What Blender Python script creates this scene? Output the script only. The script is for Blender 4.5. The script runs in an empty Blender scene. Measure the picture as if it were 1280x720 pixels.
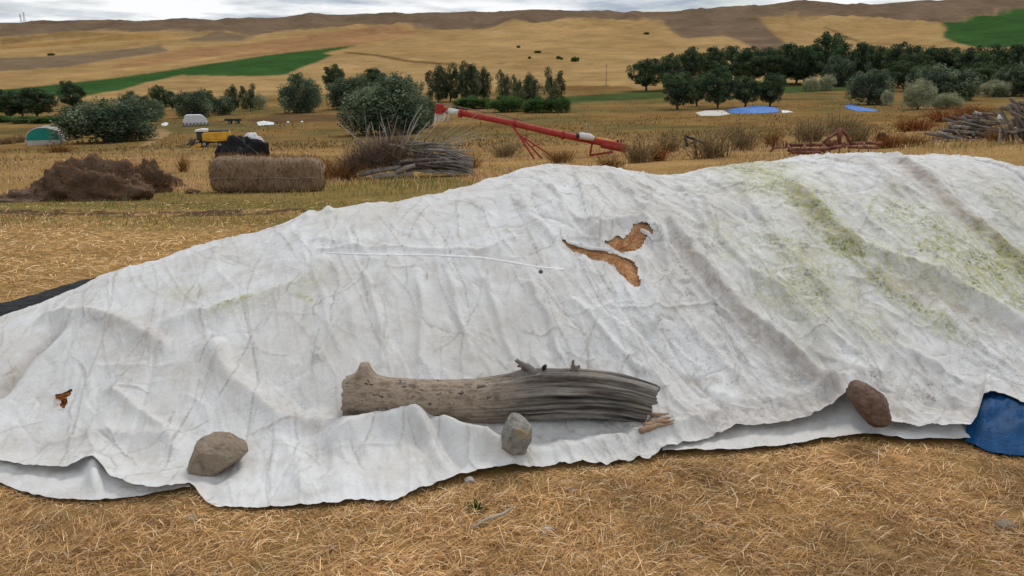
import bpy, bmesh, math, random
import numpy as np
from mathutils import Vector, Matrix

random.seed(7)
RNG = np.random.default_rng(7)
SC = bpy.context.scene
COL = SC.collection

# ------------------------------------------------------------------ camera, sky, sun, exposure
F = 985.0                      # focal length in photo pixels (1280 wide)
PITCH = math.radians(14.8)
CAMZ = 1.65
cam = bpy.data.objects.new('camera', bpy.data.cameras.new('camera'))
COL.objects.link(cam)
cam.location = (0, 0, CAMZ)
cam.rotation_euler = (math.pi / 2 - PITCH, 0, 0)
cam.data.sensor_width = 36
cam.data.lens = F / 1280 * 36
cam.data.clip_start = 0.05
cam.data.clip_end = 12000
SC.camera = cam

SUN_EL, SUN_AZ = math.radians(52), math.radians(28)      # azimuth measured from +Y towards +X
world = bpy.data.worlds.new('World')
SC.world = world
world.use_nodes = True
wn = world.node_tree
wn.nodes.clear()


def N(nt, t, **kw):
    n = nt.nodes.new(t)
    for k, v in kw.items():
        if k.startswith('i_'):
            n.inputs[k[2:].replace('_', ' ')].default_value = v
        else:
            setattr(n, k, v)
    return n


out = N(wn, 'ShaderNodeOutputWorld')
bg = N(wn, 'ShaderNodeBackground')
bg.inputs['Strength'].default_value = 0.1
sky = N(wn, 'ShaderNodeTexSky')
sky.sky_type = 'NISHITA'
sky.sun_disc = False
sky.sun_elevation = SUN_EL
sky.sun_rotation = SUN_AZ
sky.dust_density = 2.0
tc = N(wn, 'ShaderNodeTexCoord')
sep = N(wn, 'ShaderNodeSeparateXYZ')
wn.links.new(tc.outputs['Generated'], sep.inputs[0])
zz = N(wn, 'ShaderNodeMath', operation='MAXIMUM')
zz.inputs[1].default_value = 0.0
wn.links.new(sep.outputs['Z'], zz.inputs[0])
za = N(wn, 'ShaderNodeMath', operation='ADD')
za.inputs[1].default_value = 0.06
wn.links.new(zz.outputs[0], za.inputs[0])
dx = N(wn, 'ShaderNodeMath', operation='DIVIDE')
dy = N(wn, 'ShaderNodeMath', operation='DIVIDE')
wn.links.new(sep.outputs['X'], dx.inputs[0]); wn.links.new(za.outputs[0], dx.inputs[1])
wn.links.new(sep.outputs['Y'], dy.inputs[0]); wn.links.new(za.outputs[0], dy.inputs[1])
cmb = N(wn, 'ShaderNodeCombineXYZ')
wn.links.new(dx.outputs[0], cmb.inputs[0]); wn.links.new(dy.outputs[0], cmb.inputs[1])
n1 = N(wn, 'ShaderNodeTexNoise'); n1.inputs['Scale'].default_value = 0.9
n1.inputs['Detail'].default_value = 7; n1.inputs['Roughness'].default_value = 0.6
n2 = N(wn, 'ShaderNodeTexNoise'); n2.inputs['Scale'].default_value = 0.55
n2.inputs['Detail'].default_value = 8; n2.inputs['Roughness'].default_value = 0.6
wn.links.new(cmb.outputs[0], n1.inputs['Vector']); wn.links.new(cmb.outputs[0], n2.inputs['Vector'])
cr = N(wn, 'ShaderNodeValToRGB')                          # cloud cover: mostly closed, a few blue openings
cr.color_ramp.elements[0].position = 0.36; cr.color_ramp.elements[0].color = (0.35, 0.35, 0.35, 1)
cr.color_ramp.elements[1].position = 0.50; cr.color_ramp.elements[1].color = (1, 1, 1, 1)
wn.links.new(n1.outputs['Fac'], cr.inputs['Fac'])
cc = N(wn, 'ShaderNodeValToRGB')                          # cloud brightness: grey bases, white tops
cc.color_ramp.elements[0].position = 0.41; cc.color_ramp.elements[0].color = (3.5, 4.1, 4.9, 1)
cc.color_ramp.elements[1].position = 0.56; cc.color_ramp.elements[1].color = (8.8, 8.9, 9.0, 1)
wn.links.new(n2.outputs['Fac'], cc.inputs['Fac'])
mx = N(wn, 'ShaderNodeMixRGB')
wn.links.new(cr.outputs['Color'], mx.inputs['Fac'])
wn.links.new(sky.outputs[0], mx.inputs['Color1'])
wn.links.new(cc.outputs['Color'], mx.inputs['Color2'])
wn.links.new(mx.outputs[0], bg.inputs['Color'])
wn.links.new(bg.outputs[0], out.inputs['Surface'])

sun = bpy.data.objects.new('sun', bpy.data.lights.new('sun', 'SUN'))
COL.objects.link(sun)
sun.data.energy = 1.5
sun.data.angle = math.radians(14)
sun.data.color = (1.0, 0.95, 0.88)
sdir = Vector((math.cos(SUN_EL) * math.sin(SUN_AZ), math.cos(SUN_EL) * math.cos(SUN_AZ), math.sin(SUN_EL)))
sun.rotation_euler = sdir.to_track_quat('Z', 'Y').to_euler()
sun.location = (0, 0, 30)

SC.view_settings.view_transform = 'Standard'
SC.view_settings.look = 'None'
SC.view_settings.exposure = 0.15
SC.view_settings.gamma = 1.0

# ------------------------------------------------------------------ numpy helpers
_P = RNG.permutation(512)
_G = RNG.uniform(-1, 1, (512, 3))
_G /= np.linalg.norm(_G, axis=1)[:, None]


def pnoise(x, y, z=0.0):
    """gradient noise, about -0.7..0.7"""
    x, y, z = np.broadcast_arrays(np.asarray(x, float), np.asarray(y, float), np.asarray(z, float))
    xi, yi, zi = np.floor(x).astype(int), np.floor(y).astype(int), np.floor(z).astype(int)
    xf, yf, zf = x - xi, y - yi, z - zi
    fade = lambda t: t * t * t * (t * (t * 6 - 15) + 10)
    u, v, w = fade(xf), fade(yf), fade(zf)
    r = 0
    for a in (0, 1):
        for b in (0, 1):
            for c in (0, 1):
                h = _P[(_P[(_P[(xi + a) & 511] + yi + b) & 511] + zi + c) & 511]
                g = _G[h]
                d = g[..., 0] * (xf - a) + g[..., 1] * (yf - b) + g[..., 2] * (zf - c)
                r = r + d * (u if a else 1 - u) * (v if b else 1 - v) * (w if c else 1 - w)
    return r


def fbm(x, y, z=0.0, octv=4, gain=0.5):
    r, a = 0, 1.0
    for k in range(octv):
        r = r + a * pnoise(np.asarray(x) * 2 ** k + 17.3 * k, np.asarray(y) * 2 ** k - 5.1 * k, np.asarray(z) * 2 ** k)
        a *= gain
    return r


def ridged(x, y, z=0.0, octv=3, gain=0.5):
    r, a = 0, 1.0
    for k in range(octv):
        r = r + a * (1 - 2.2 * np.abs(pnoise(np.asarray(x) * 2 ** k + 9.3 * k, np.asarray(y) * 2 ** k + 3.1 * k, np.asarray(z) * 2 ** k + k)))
        a *= gain
    return r


def sstep(a, b, x):
    t = np.clip((np.asarray(x, float) - a) / (b - a), 0, 1)
    return t * t * (3 - 2 * t)


CP, SP = math.cos(PITCH), math.sin(PITCH)


def ray(px, py):
    u = (np.asarray(px, float) - 640) / F
    v = (360 - np.asarray(py, float)) / F
    return np.stack([u, CP + v * SP, -SP + v * CP], -1)       # world direction, camera axis length 1


def project(X, Y, Z):
    z = Z - CAMZ
    d = Y * CP - z * SP
    return 640 + F * X / d, 360 - F * (Y * SP + z * CP) / d


def z_of_row(Y, row):
    t = (360 - row) / F
    return CAMZ + Y * (t * CP - SP) / (CP + t * SP)


def depth(p):
    return p[1] * CP - (p[2] - CAMZ) * SP


def at_Y(px, py, Y):
    d = ray(px, py)
    k = Y / d[1]
    return np.array([d[0] * k, Y, CAMZ + d[2] * k])


def at_Z(px, py, z):
    d = ray(px, py)
    k = (z - CAMZ) / d[..., 2]
    return np.stack([d[..., 0] * k, d[..., 1] * k, CAMZ + d[..., 2] * k], -1)


def march(px, py, fn, Ys):
    """first point where the pixel's ray dips under the height function fn(X, Y)"""
    px, py = np.atleast_1d(np.asarray(px, float)), np.atleast_1d(np.asarray(py, float))
    d = ray(px, py)
    X = (d[:, 0] / d[:, 1])[:, None] * Ys[None]
    Z = CAMZ + (d[:, 2] / d[:, 1])[:, None] * Ys[None]
    g = Z - fn(X, np.broadcast_to(Ys[None], X.shape))
    below = g < 0
    k = np.argmax(below, 1)
    k[~below.any(1)] = len(Ys) - 1
    k = np.maximum(k, 1)
    i = np.arange(len(px))
    g0, g1 = g[i, k - 1], g[i, k]
    t = np.clip(g0 / np.where(np.abs(g0 - g1) < 1e-12, 1, g0 - g1), 0, 1)
    Y = Ys[k - 1] + t * (Ys[k] - Ys[k - 1])
    return np.stack([d[:, 0] / d[:, 1] * Y, Y, CAMZ + d[:, 2] / d[:, 1] * Y], -1)


def dist_poly(X, Y, pts):
    """distance to a polyline in plan, and the position along it 0..1"""
    best = np.full(np.shape(X), 1e9)
    for (ax, ay), (bx, by) in zip(pts[:-1], pts[1:]):
        ex, ey = bx - ax, by - ay
        t = np.clip(((X - ax) * ex + (Y - ay) * ey) / (ex * ex + ey * ey + 1e-12), 0, 1)
        best = np.minimum(best, np.hypot(X - ax - t * ex, Y - ay - t * ey))
    return best


def in_poly(X, Y, pts):
    r = np.zeros(np.shape(X), bool)
    n = len(pts)
    for i in range(n):
        x1, y1 = pts[i]; x2, y2 = pts[(i + 1) % n]
        c = ((y1 > Y) != (y2 > Y)) & (X < (x2 - x1) * (Y - y1) / (y2 - y1 + 1e-15) + x1)
        r ^= c
    return r


def lin(r, g, b, k=0.80):
    """albedo from a photo colour (sRGB 0..255)"""
    f = lambda c: (c / 255 / 12.92 if c / 255 <= 0.04045 else ((c / 255 + 0.055) / 1.055) ** 2.4)
    return np.array([min(0.85, f(c) * k) for c in (r, g, b)])


# ------------------------------------------------------------------ object helpers
def tag(o, label=None, cat=None, group=None, kind=None):
    if label: o['label'] = label
    if cat: o['category'] = cat
    if group: o['group'] = group
    if kind: o['kind'] = kind
    return o


def thing(name, label, cat, loc=(0, 0, 0), rz=0.0, group=None, scale=None):
    o = bpy.data.objects.new(name, None)
    COL.objects.link(o)
    o.empty_display_size = 0.2
    o.location = tuple(float(c) for c in loc)
    o.rotation_euler = (0, 0, rz)
    if scale is not None: o.scale = scale
    return tag(o, label, cat, group)


def link(name, me, parent=None, loc=None, rot=None, scale=None):
    o = bpy.data.objects.new(name, me)
    COL.objects.link(o)
    if parent is not None: o.parent = parent
    if loc is not None: o.location = tuple(float(c) for c in loc)
    if rot is not None: o.rotation_euler = rot
    if scale is not None: o.scale = scale
    return o


def np_mesh(name, V, Fq, mats, smooth=True, cols=None, mat_idx=None, uv=None):
    V = np.asarray(V, np.float32).reshape(-1, 3)
    Fq = np.asarray(Fq, np.int32)
    k = Fq.shape[1]
    me = bpy.data.meshes.new(name)
    me.vertices.add(len(V)); me.vertices.foreach_set('co', V.ravel())
    me.loops.add(Fq.size); me.loops.foreach_set('vertex_index', Fq.ravel())
    me.polygons.add(len(Fq))
    me.polygons.foreach_set('loop_start', np.arange(0, Fq.size, k, dtype=np.int32))
    me.polygons.foreach_set('use_smooth', np.full(len(Fq), smooth))
    if mat_idx is not None: me.polygons.foreach_set('material_index', np.asarray(mat_idx, np.int32))
    for m in (mats if isinstance(mats, (list, tuple)) else [mats]): me.materials.append(m)
    for nm, c in (cols or {}).items():
        a = me.color_attributes.new(nm, 'FLOAT_COLOR', 'POINT')
        c = np.asarray(c, np.float32)
        if c.shape[1] == 3: c = np.concatenate([c, np.ones((len(c), 1), np.float32)], 1)
        a.data.foreach_set('color', c.ravel())
    if uv is not None:
        u = me.uv_layers.new(name='UVMap')
        u.data.foreach_set('uv', np.asarray(uv, np.float32)[Fq.ravel()].ravel())
    me.update(calc_edges=True)
    me.validate()
    return me


def grid_faces(nr, nc, keep=None):
    i = np.arange(nr * nc).reshape(nr, nc)
    f = np.stack([i[:-1, :-1], i[:-1, 1:], i[1:, 1:], i[1:, :-1]], -1).reshape(-1, 4)
    return f if keep is None else f[keep.ravel()]


def compact(V, Fq, *extra):
    used = np.unique(Fq)
    m = np.full(len(V), -1); m[used] = np.arange(len(used))
    return (V[used], m[Fq]) + tuple(e[used] for e in extra)


def bm_obj(name, bm, mat, parent=None, smooth=False, bevel=None):
    if bevel:
        bmesh.ops.bevel(bm, geom=bm.edges[:], offset=bevel, segments=2, affect='EDGES', profile=0.7)
    me = bpy.data.meshes.new(name)
    bm.normal_update()
    bm.to_mesh(me); bm.free()
    for m in (mat if isinstance(mat, (list, tuple)) else [mat]): me.materials.append(m)
    if smooth:
        me.polygons.foreach_set('use_smooth', [True] * len(me.polygons))
    return link(name, me, parent)


def add_box(bm, c, s, rot=None):
    M = Matrix.Translation(Vector(c))
    if rot is not None: M = M @ rot.to_4x4()
    return bmesh.ops.create_cube(bm, size=1, matrix=M @ Matrix.Diagonal((*s, 1)))


def add_tube(bm, pts, radii, seg=10, cap=True):
    pts = [Vector([float(c) for c in p]) for p in pts]
    if not hasattr(radii, '__len__'): radii = [radii] * len(pts)
    rings = []
    for i, p in enumerate(pts):
        d = (pts[min(i + 1, len(pts) - 1)] - pts[max(i - 1, 0)]).normalized()
        a = d.cross(Vector((0, 0, 1)))
        if a.length < 0.1: a = d.cross(Vector((1, 0, 0)))
        a.normalize(); b = d.cross(a)
        rings.append([bm.verts.new(p + (a * math.cos(t) + b * math.sin(t)) * radii[i]) for t in [2 * math.pi * k / seg for k in range(seg)]])
    for r0, r1 in zip(rings[:-1], rings[1:]):
        for k in range(seg):
            bm.faces.new((r0[k], r0[(k + 1) % seg], r1[(k + 1) % seg], r1[k]))
    if cap:
        bm.faces.new(rings[0][::-1]); bm.faces.new(rings[-1])


def add_prism(bm, outline, y0, y1):
    """outline in x, z extruded along y"""
    a = [bm.verts.new((x, y0, z)) for x, z in outline]
    b = [bm.verts.new((x, y1, z)) for x, z in outline]
    n = len(outline)
    for i in range(n):
        bm.faces.new((a[i], a[(i + 1) % n], b[(i + 1) % n], b[i]))
    bm.faces.new(a[::-1]); bm.faces.new(b)


# ------------------------------------------------------------------ materials
def mat(name, col=(0.5, 0.5, 0.5), attr=None, var=0.2, scale=6.0, rough=0.9, bump=0.0, bscale=30.0, stretch=(1, 1, 1),
        spec=0.2, transl=0.0, coord='Object', col2=None, metal=0.0, detail=6.0):
    m = bpy.data.materials.new(name)
    m.use_nodes = True
    nt = m.node_tree
    nt.nodes.clear()
    o = N(nt, 'ShaderNodeOutputMaterial')
    b = N(nt, 'ShaderNodeBsdfPrincipled')
    b.inputs['Roughness'].default_value = rough
    b.inputs['Specular IOR Level'].default_value = spec
    b.inputs['Metallic'].default_value = metal
    t = N(nt, 'ShaderNodeTexCoord')
    mp = N(nt, 'ShaderNodeMapping')
    mp.inputs['Scale'].default_value = stretch
    nt.links.new(t.outputs[coord], mp.inputs['Vector'])
    n = N(nt, 'ShaderNodeTexNoise')
    n.inputs['Scale'].default_value = scale; n.inputs['Detail'].default_value = detail; n.inputs['Roughness'].default_value = 0.62
    nt.links.new(mp.outputs[0], n.inputs['Vector'])
    if attr:
        a = N(nt, 'ShaderNodeAttribute'); a.attribute_name = attr
        base = a.outputs['Color']
    else:
        a = N(nt, 'ShaderNodeRGB'); a.outputs[0].default_value = (*col, 1)
        base = a.outputs[0]
    if col2 is not None:
        r0 = N(nt, 'ShaderNodeMapRange'); r0.inputs['From Min'].default_value = 0.4; r0.inputs['From Max'].default_value = 0.6
        nt.links.new(n.outputs['Fac'], r0.inputs['Value'])
        x0 = N(nt, 'ShaderNodeMixRGB'); x0.inputs['Color2'].default_value = (*col2, 1)
        nt.links.new(r0.outputs[0], x0.inputs['Fac']); nt.links.new(base, x0.inputs['Color1'])
        base = x0.outputs[0]
    r = N(nt, 'ShaderNodeMapRange')
    r.inputs['From Min'].default_value = 0.3; r.inputs['From Max'].default_value = 0.7
    r.inputs['To Min'].default_value = 1 - var; r.inputs['To Max'].default_value = 1 + var
    nt.links.new(n.outputs['Fac'], r.inputs['Value'])
    x = N(nt, 'ShaderNodeVectorMath', operation='SCALE')
    nt.links.new(base, x.inputs[0]); nt.links.new(r.outputs[0], x.inputs['Scale'])
    nt.links.new(x.outputs[0], b.inputs['Base Color'])
    if bump:
        n2 = N(nt, 'ShaderNodeTexNoise')
        n2.inputs['Scale'].default_value = bscale; n2.inputs['Detail'].default_value = 6
        nt.links.new(mp.outputs[0], n2.inputs['Vector'])
        bp = N(nt, 'ShaderNodeBump'); bp.inputs['Strength'].default_value = min(1, bump); bp.inputs['Distance'].default_value = 0.5 / bscale
        nt.links.new(n2.outputs['Fac'], bp.inputs['Height']); nt.links.new(bp.outputs[0], b.inputs['Normal'])
    sh = b.outputs[0]
    if transl:
        tr = N(nt, 'ShaderNodeBsdfTranslucent')
        nt.links.new(x.outputs[0], tr.inputs['Color'])
        ms = N(nt, 'ShaderNodeMixShader'); ms.inputs[0].default_value = transl
        nt.links.new(b.outputs[0], ms.inputs[1]); nt.links.new(tr.outputs[0], ms.inputs[2])
        sh = ms.outputs[0]
    nt.links.new(sh, o.inputs['Surface'])
    return m


M_straw = mat('straw', attr='col', var=0.1, rough=0.8, transl=0.15, spec=0.04)
M_leaf = mat('leaf', attr='col', var=0.1, rough=0.8, transl=0.22, spec=0.05)
M_bark = mat('bark', (0.10, 0.085, 0.07), var=0.35, scale=3, bump=0.8, bscale=8, stretch=(1, 1, 0.25))
M_twig = mat('twig', (0.20, 0.17, 0.145), var=0.4, scale=4)
M_twig_pale = mat('pale_twig', (0.40, 0.36, 0.30), var=0.25, scale=4)
M_branch = mat('grey_branch', (0.36, 0.335, 0.30), var=0.4, scale=5, col2=(0.17, 0.15, 0.135))
M_greywood = mat('grey_wood', (0.25, 0.235, 0.215), var=0.5, scale=3, bump=0.8, bscale=10, stretch=(0.35, 1, 1), col2=(0.12, 0.105, 0.095))
M_brownwood = mat('brown_wood', (0.26, 0.21, 0.165), var=0.45, scale=3, bump=0.8, bscale=10, stretch=(0.35, 1, 1), col2=(0.15, 0.12, 0.10))
M_red = mat('red_paint', (0.36, 0.028, 0.022), var=0.25, scale=2.5, rough=0.6, spec=0.25, col2=(0.30, 0.04, 0.03))
M_rust = mat('rust', (0.135, 0.052, 0.037), var=0.5, scale=5, bump=0.5, bscale=25, col2=(0.20, 0.085, 0.06))
M_white = mat('white_paint', (0.66, 0.66, 0.64), var=0.12, scale=3, rough=0.6)
M_yellow = mat('yellow_paint', (0.62, 0.33, 0.03), var=0.2, scale=1.2, rough=0.5, spec=0.4)
M_orange = mat('orange_paint', (0.70, 0.28, 0.04), var=0.15, rough=0.5)
M_dark = mat('dark_metal', (0.04, 0.038, 0.038), var=0.3, rough=0.6)
M_grey = mat('grey_metal', (0.30, 0.30, 0.29), var=0.25, rough=0.55)
M_glass = mat('glass', (0.04, 0.05, 0.055), var=0.1, rough=0.15, spec=0.6)
M_tyre = mat('tyre', (0.03, 0.03, 0.03), var=0.25, rough=0.9)
M_green_sheet = mat('green_sheet', (0.02, 0.24, 0.19), var=0.15, scale=0.8, rough=0.5)
M_white_sheet = mat('white_sheet', (0.60, 0.61, 0.62), var=0.1, scale=2, rough=0.6)
M_pale_sheet = mat('pale_sheet', (0.50, 0.47, 0.43), var=0.15, scale=0.6, rough=0.7)
M_blue_far = mat('blue_sheet', (0.018, 0.125, 0.40), var=0.35, scale=0.8, rough=0.6, bump=0.5, bscale=2)
M_blue = mat('blue_tarp', (0.004, 0.05, 0.145), var=0.3, scale=14, rough=0.6, bump=0.5, bscale=60, spec=0.15)
M_black = mat('black_plastic', (0.010, 0.010, 0.011), var=0.3, scale=4, rough=0.6, bump=0.5, bscale=18, spec=0.12)
M_manure = mat('rotten_hay', (0.165, 0.105, 0.062), var=0.55, scale=5, bump=1, bscale=14, col2=(0.07, 0.042, 0.03))
M_soil = mat('soil', (0.13, 0.085, 0.06), var=0.4, scale=8, bump=0.8, bscale=25)
M_silage = mat('silage', (0.62, 0.37, 0.19), var=0.55, scale=40, bump=1, bscale=90, col2=(0.42, 0.22, 0.10))
M_bale = mat('bale_straw', (0.31, 0.225, 0.14), var=0.45, scale=9, bump=1, bscale=30, stretch=(4, 1, 0.5), col2=(0.22, 0.155, 0.105))
M_splinter = mat('splintered_wood', (.40, .27, .17), var=.4, scale=20, bump=.8, bscale=60, col2=(.25, .16, .10))
M_twine = mat('twine', (0.33, 0.29, 0.24), var=0.2)

# ------------------------------------------------------------------ terrain height
Yk = 'z'
TAB = {
    0:    [(5, 'z', 0), (7, 'z', -.06), (10, 'z', -.30), (17, 'z', -.93), (22, 'z', -1.42), (30, 'z', -2.05), (42, 'z', -2.95), (60, 'r', 201.5), (90, 'r', 190), (120, 'r', 180.5),
           (160, 'r', 166), (230, 'r', 150), (300, 'r', 138), (380, 'r', 125), (600, 'r', 100), (1000, 'r', 72), (1500, 'r', 51), (1800, 'r', 42)],
    640:  [(5, 'z', 0), (7, 'z', -.06), (10, 'z', -.28), (17, 'z', -.85), (26, 'z', -1.52), (42, 'z', -2.45), (60, 'r', 184), (90, 'r', 171), (120, 'r', 160),
           (160, 'r', 149), (230, 'r', 134), (300, 'r', 122), (380, 'r', 111), (600, 'r', 91), (1000, 'r', 62), (1500, 'r', 41), (1800, 'r', 33)],
    1280: [(5, 'z', 0), (7, 'z', -.03), (10, 'z', -.16), (17, 'z', -.34), (23, 'z', -.5), (27, 'z', -.6), (42, 'z', -1.2), (60, 'z', -1.85), (90, 'r', 152), (120, 'r', 144),
           (160, 'r', 136), (230, 'r', 124), (300, 'r', 114), (380, 'r', 103), (600, 'r', 80), (1000, 'r', 57), (1500, 'r', 34), (1800, 'r', 22)],
}
SKYLINE = [(-300, 32), (0, 27.5), (100, 26.5), (200, 26), (260, 25.5), (288, 27.5), (312, 23), (350, 21), (390, 17.5), (420, 18), (440, 16.5), (480, 16), (520, 16), (560, 14.5), (600, 15.5),
           (640, 14), (700, 13), (760, 14.5), (800, 15.5), (850, 14.5), (900, 9.5), (930, 7), (970, 3), (1000, 0.5), (1025, 1.5), (1048, 6), (1100, 4), (1160, 0), (1220, -5), (1280, -9), (1600, -16)]
UA = np.linspace(-1.4, 1.4, 281)                          # azimuth X / Y
UL = np.log(np.linspace(0, 1, 1) * 0 + 9.0)
LG = np.linspace(math.log(9.0), math.log(3609.0), 420)    # log(Y + 9)


def _build_table():
    Ys = np.exp(LG) - 9
    cols = {}
    for px, rows in TAB.items():
        a = (px - 640) / F * CP
        yk = [0.0] + [r[0] for r in rows]
        zk = [0.0] + [r[2] if r[1] == 'z' else z_of_row(r[0], r[2]) for r in rows]
        cols[a] = (yk, zk)
    ak = sorted(cols)
    sky_a = np.array([(p - 640) / F * CP for p, _ in SKYLINE]); sky_r = np.array([r for _, r in SKYLINE])
    T = np.zeros((len(UA), len(LG)))
    tmp = []
    for a in ak:
        yk, zk = cols[a]
        tmp.append((yk, zk))
    for i, a in enumerate(UA):
        ac = min(max(a, -0.85), 0.85)
        prof = [np.interp(Ys, tmp[j][0] + [2100, 3600], tmp[j][1] + [np.nan, np.nan]) if False else np.interp(Ys, tmp[j][0], tmp[j][1]) for j in range(3)]
        if ac <= ak[1]:
            t = (ac - ak[0]) / (ak[1] - ak[0]); z = prof[0] * (1 - t) + prof[1] * t
        else:
            t = (ac - ak[1]) / (ak[2] - ak[1]); z = prof[1] * (1 - t) + prof[2] * t
        zr = z_of_row(2100.0, np.interp(ac, sky_a, sky_r))
        z18 = np.interp(1800, Ys, z)
        far = Ys > 1800
        z[far] = np.interp(Ys[far], [1800, 2100, 2600, 3600], [z18, zr, zr - 60, zr - 160])
        T[i] = z
    k = np.exp(-0.5 * (np.arange(-9, 10) / 3.0) ** 2); k /= k.sum()
    Tp = np.pad(T, ((0, 0), (9, 9)), mode='edge')
    T2 = np.stack([np.convolve(r, k, 'valid') for r in Tp])
    w = sstep(1700, 1950, Ys)[None]
    return T2 * (1 - w) + T * w


TZ = _build_table()


def terr(X, Y, fine=True):
    X = np.asarray(X, float); Y = np.asarray(Y, float)
    a = X / np.maximum(Y, 6.0)
    ia = np.clip((a + 1.4) / 2.8 * 280, 0, 279.999)
    il = np.clip((np.log(np.maximum(Y, 0) + 9) - LG[0]) / (LG[1] - LG[0]), 0, len(LG) - 1.001)
    a0, l0 = ia.astype(int), il.astype(int)
    fa, fl = ia - a0, il - l0
    z = (TZ[a0, l0] * (1 - fa) + TZ[a0 + 1, l0] * fa) * (1 - fl) + (TZ[a0, l0 + 1] * (1 - fa) + TZ[a0 + 1, l0 + 1] * fa) * fl
    if fine:
        z = z + 0.02 * fbm(X / 0.9, Y / 0.9, 0.3, 2) * sstep(60, 20, Y)
        z = z + 0.10 * fbm(X / 7, Y / 7, 1.3, 2) * sstep(9, 25, Y) * sstep(200, 80, Y)
        hill = sstep(1250, 1750, Y)
        z = z + hill * (16.0 * ridged(X / 170, Y / 300, 2.2, 3) - 12.0) * sstep(2150, 1980, Y)
        z = z + 1.2 * fbm(X / 90, Y / 120, 4.4, 2) * sstep(300, 600, Y) * sstep(1900, 1500, Y)
    return z


YF = np.exp(np.linspace(math.log(1.8), math.log(3200), 1600))


def on_terr(px, py):
    return march(px, py, lambda X, Y: terr(X, Y, False), YF)


def terr1(x, y):
    return float(terr(np.array([x]), np.array([y]))[0])


def world_poly(pts, step=12):
    o = []
    for (x0, y0), (x1, y1) in zip(pts, pts[1:] + pts[:1]):
        n = max(1, int(max(abs(x1 - x0), abs(y1 - y0)) / step))
        for k in range(n):
            o.append((x0 + (x1 - x0) * k / n, y0 + (y1 - y0) * k / n))
    o = np.array(o)
    return on_terr(o[:, 0], o[:, 1])[:, :2]


# colours of the land
C_thatch = lin(150, 121, 78, 1.0)
C_meadow = lin(142, 113, 70)
C_olive = lin(116, 104, 66)
C_field = lin(168, 137, 92)
C_field2 = lin(176, 145, 99)
C_hill = lin(108, 91, 74)
C_crop = lin(56, 86, 46, .9)
C_strip = lin(76, 88, 52, .85)
C_grey = lin(128, 110, 88)
C_orange = lin(166, 128, 90)

FIELDS = [   # name, outline on the hillside, colour
    ('hill', [(-400, 60), (0, 50), (35, 49), (65, 45), (135, 41.5), (250, 42), (320, 46), (360, 43), (400, 40.5), (450, 37), (480, 36), (560, 37), (590, 33), (640, 33), (660, 31), (690, 29), (730, 30), (770, 31), (805, 28), (825, 29),
              (838, 40), (855, 48), (880, 46), (905, 44), (925, 50), (945, 62), (950, 70), (1000, 66), (978, 50), (960, 38), (944, 25), (960, 23.5), (1020, 24), (1080, 25), (1130, 29), (1175, 32), (1230, 23), (1280, 16), (1700, 8), (1700, -30), (-400, 10)], C_hill),
    ('grey_patch', [(-200, 80), (0, 73), (90, 68), (150, 62), (200, 56), (212, 64), (140, 74), (80, 84), (0, 89), (-200, 95)], C_grey),
    ('grey_patch', [(225, 50), (270, 45), (330, 46), (300, 51), (240, 52)], C_grey),
    ('orange_band', [(230, 60), (300, 55), (380, 47), (450, 40), (520, 37), (560, 38), (500, 47), (447, 56), (320, 70), (180, 86), (120, 92), (150, 80)], C_orange),
    ('green_field', [(-300, 128), (0, 112), (60, 106), (120, 99.5), (200, 89), (260, 80), (320, 71), (380, 63), (447, 56), (428, 61), (405, 66), (416, 69), (395, 78), (372, 87), (358, 94), (330, 95.5), (225, 93), (190, 101), (150, 112), (110, 119), (0, 124), (-300, 140)], C_crop),
    ('green_field', [(1172, 31), (1200, 28), (1240, 22), (1280, 16.5), (1500, 2), (1700, -6), (1700, 30), (1400, 45), (1280, 57), (1250, 59), (1222, 59), (1200, 54), (1180, 47), (1178, 42), (1184, 37)], C_crop),
    ('grass_strip', [(690, 122), (760, 117), (832, 112), (832, 123), (790, 125), (740, 127), (690, 131)], C_strip),
    ('grass_strip', [(970, 106), (1070, 103), (1080, 112), (980, 117)], C_strip),
    ('track', [(185, 183), (215, 166), (206, 162), (186, 160), (184, 163), (200, 168), (175, 182)], lin(165, 135, 98)),
    ('track', [(432, 64.5), (470, 68), (520, 76), (590, 81.5), (590, 83), (518, 78), (468, 70), (430, 66.5)], lin(105, 82, 50)),
    ('pale_stripe', [(60, 97), (160, 84), (250, 74), (300, 66), (318, 66), (200, 86), (120, 96)], lin(180, 146, 98)),
    ('pale_stripe', [(0, 57), (90, 50), (190, 46), (230, 47), (120, 53), (0, 62)], lin(158, 126, 78)),
    ('brown_stripe', [(0, 52), (60, 47), (120, 44), (210, 43), (130, 46), (60, 50), (0, 56)], lin(138, 112, 72)),
    ('track', [(1030, 34), (1050, 42), (1072, 51), (1105, 61), (1140, 66), (1140, 67.4), (1103, 62.4), (1070, 52.4), (1048, 43.4), (1028, 35)], lin(112, 88, 56)),
    ('track', [(1078, 53), (1130, 56), (1172, 57), (1172, 58), (1130, 57), (1080, 54)], lin(124, 98, 62)),
    ('bank', [(300, 150), (350, 143), (446, 143), (446, 152), (330, 154)], lin(110, 88, 62)),
    ('dirt_strip', [(640, 108), (700, 107), (780, 107), (800, 111), (740, 113), (640, 114)], lin(128, 98, 62)),
]
OLIVE_W = world_poly([(-80, 254), (60, 251), (200, 239), (300, 237), (420, 231), (560, 224), (600, 230), (500, 256), (380, 262), (200, 263), (0, 264), (-80, 266)])
DIRT_W = world_poly([(-60, 262), (60, 262), (140, 264), (260, 263), (390, 260), (392, 266), (300, 270), (160, 271), (60, 270), (-60, 272)])
FIELD_W = [(n, world_poly(p), c) for n, p, c in FIELDS]


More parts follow.
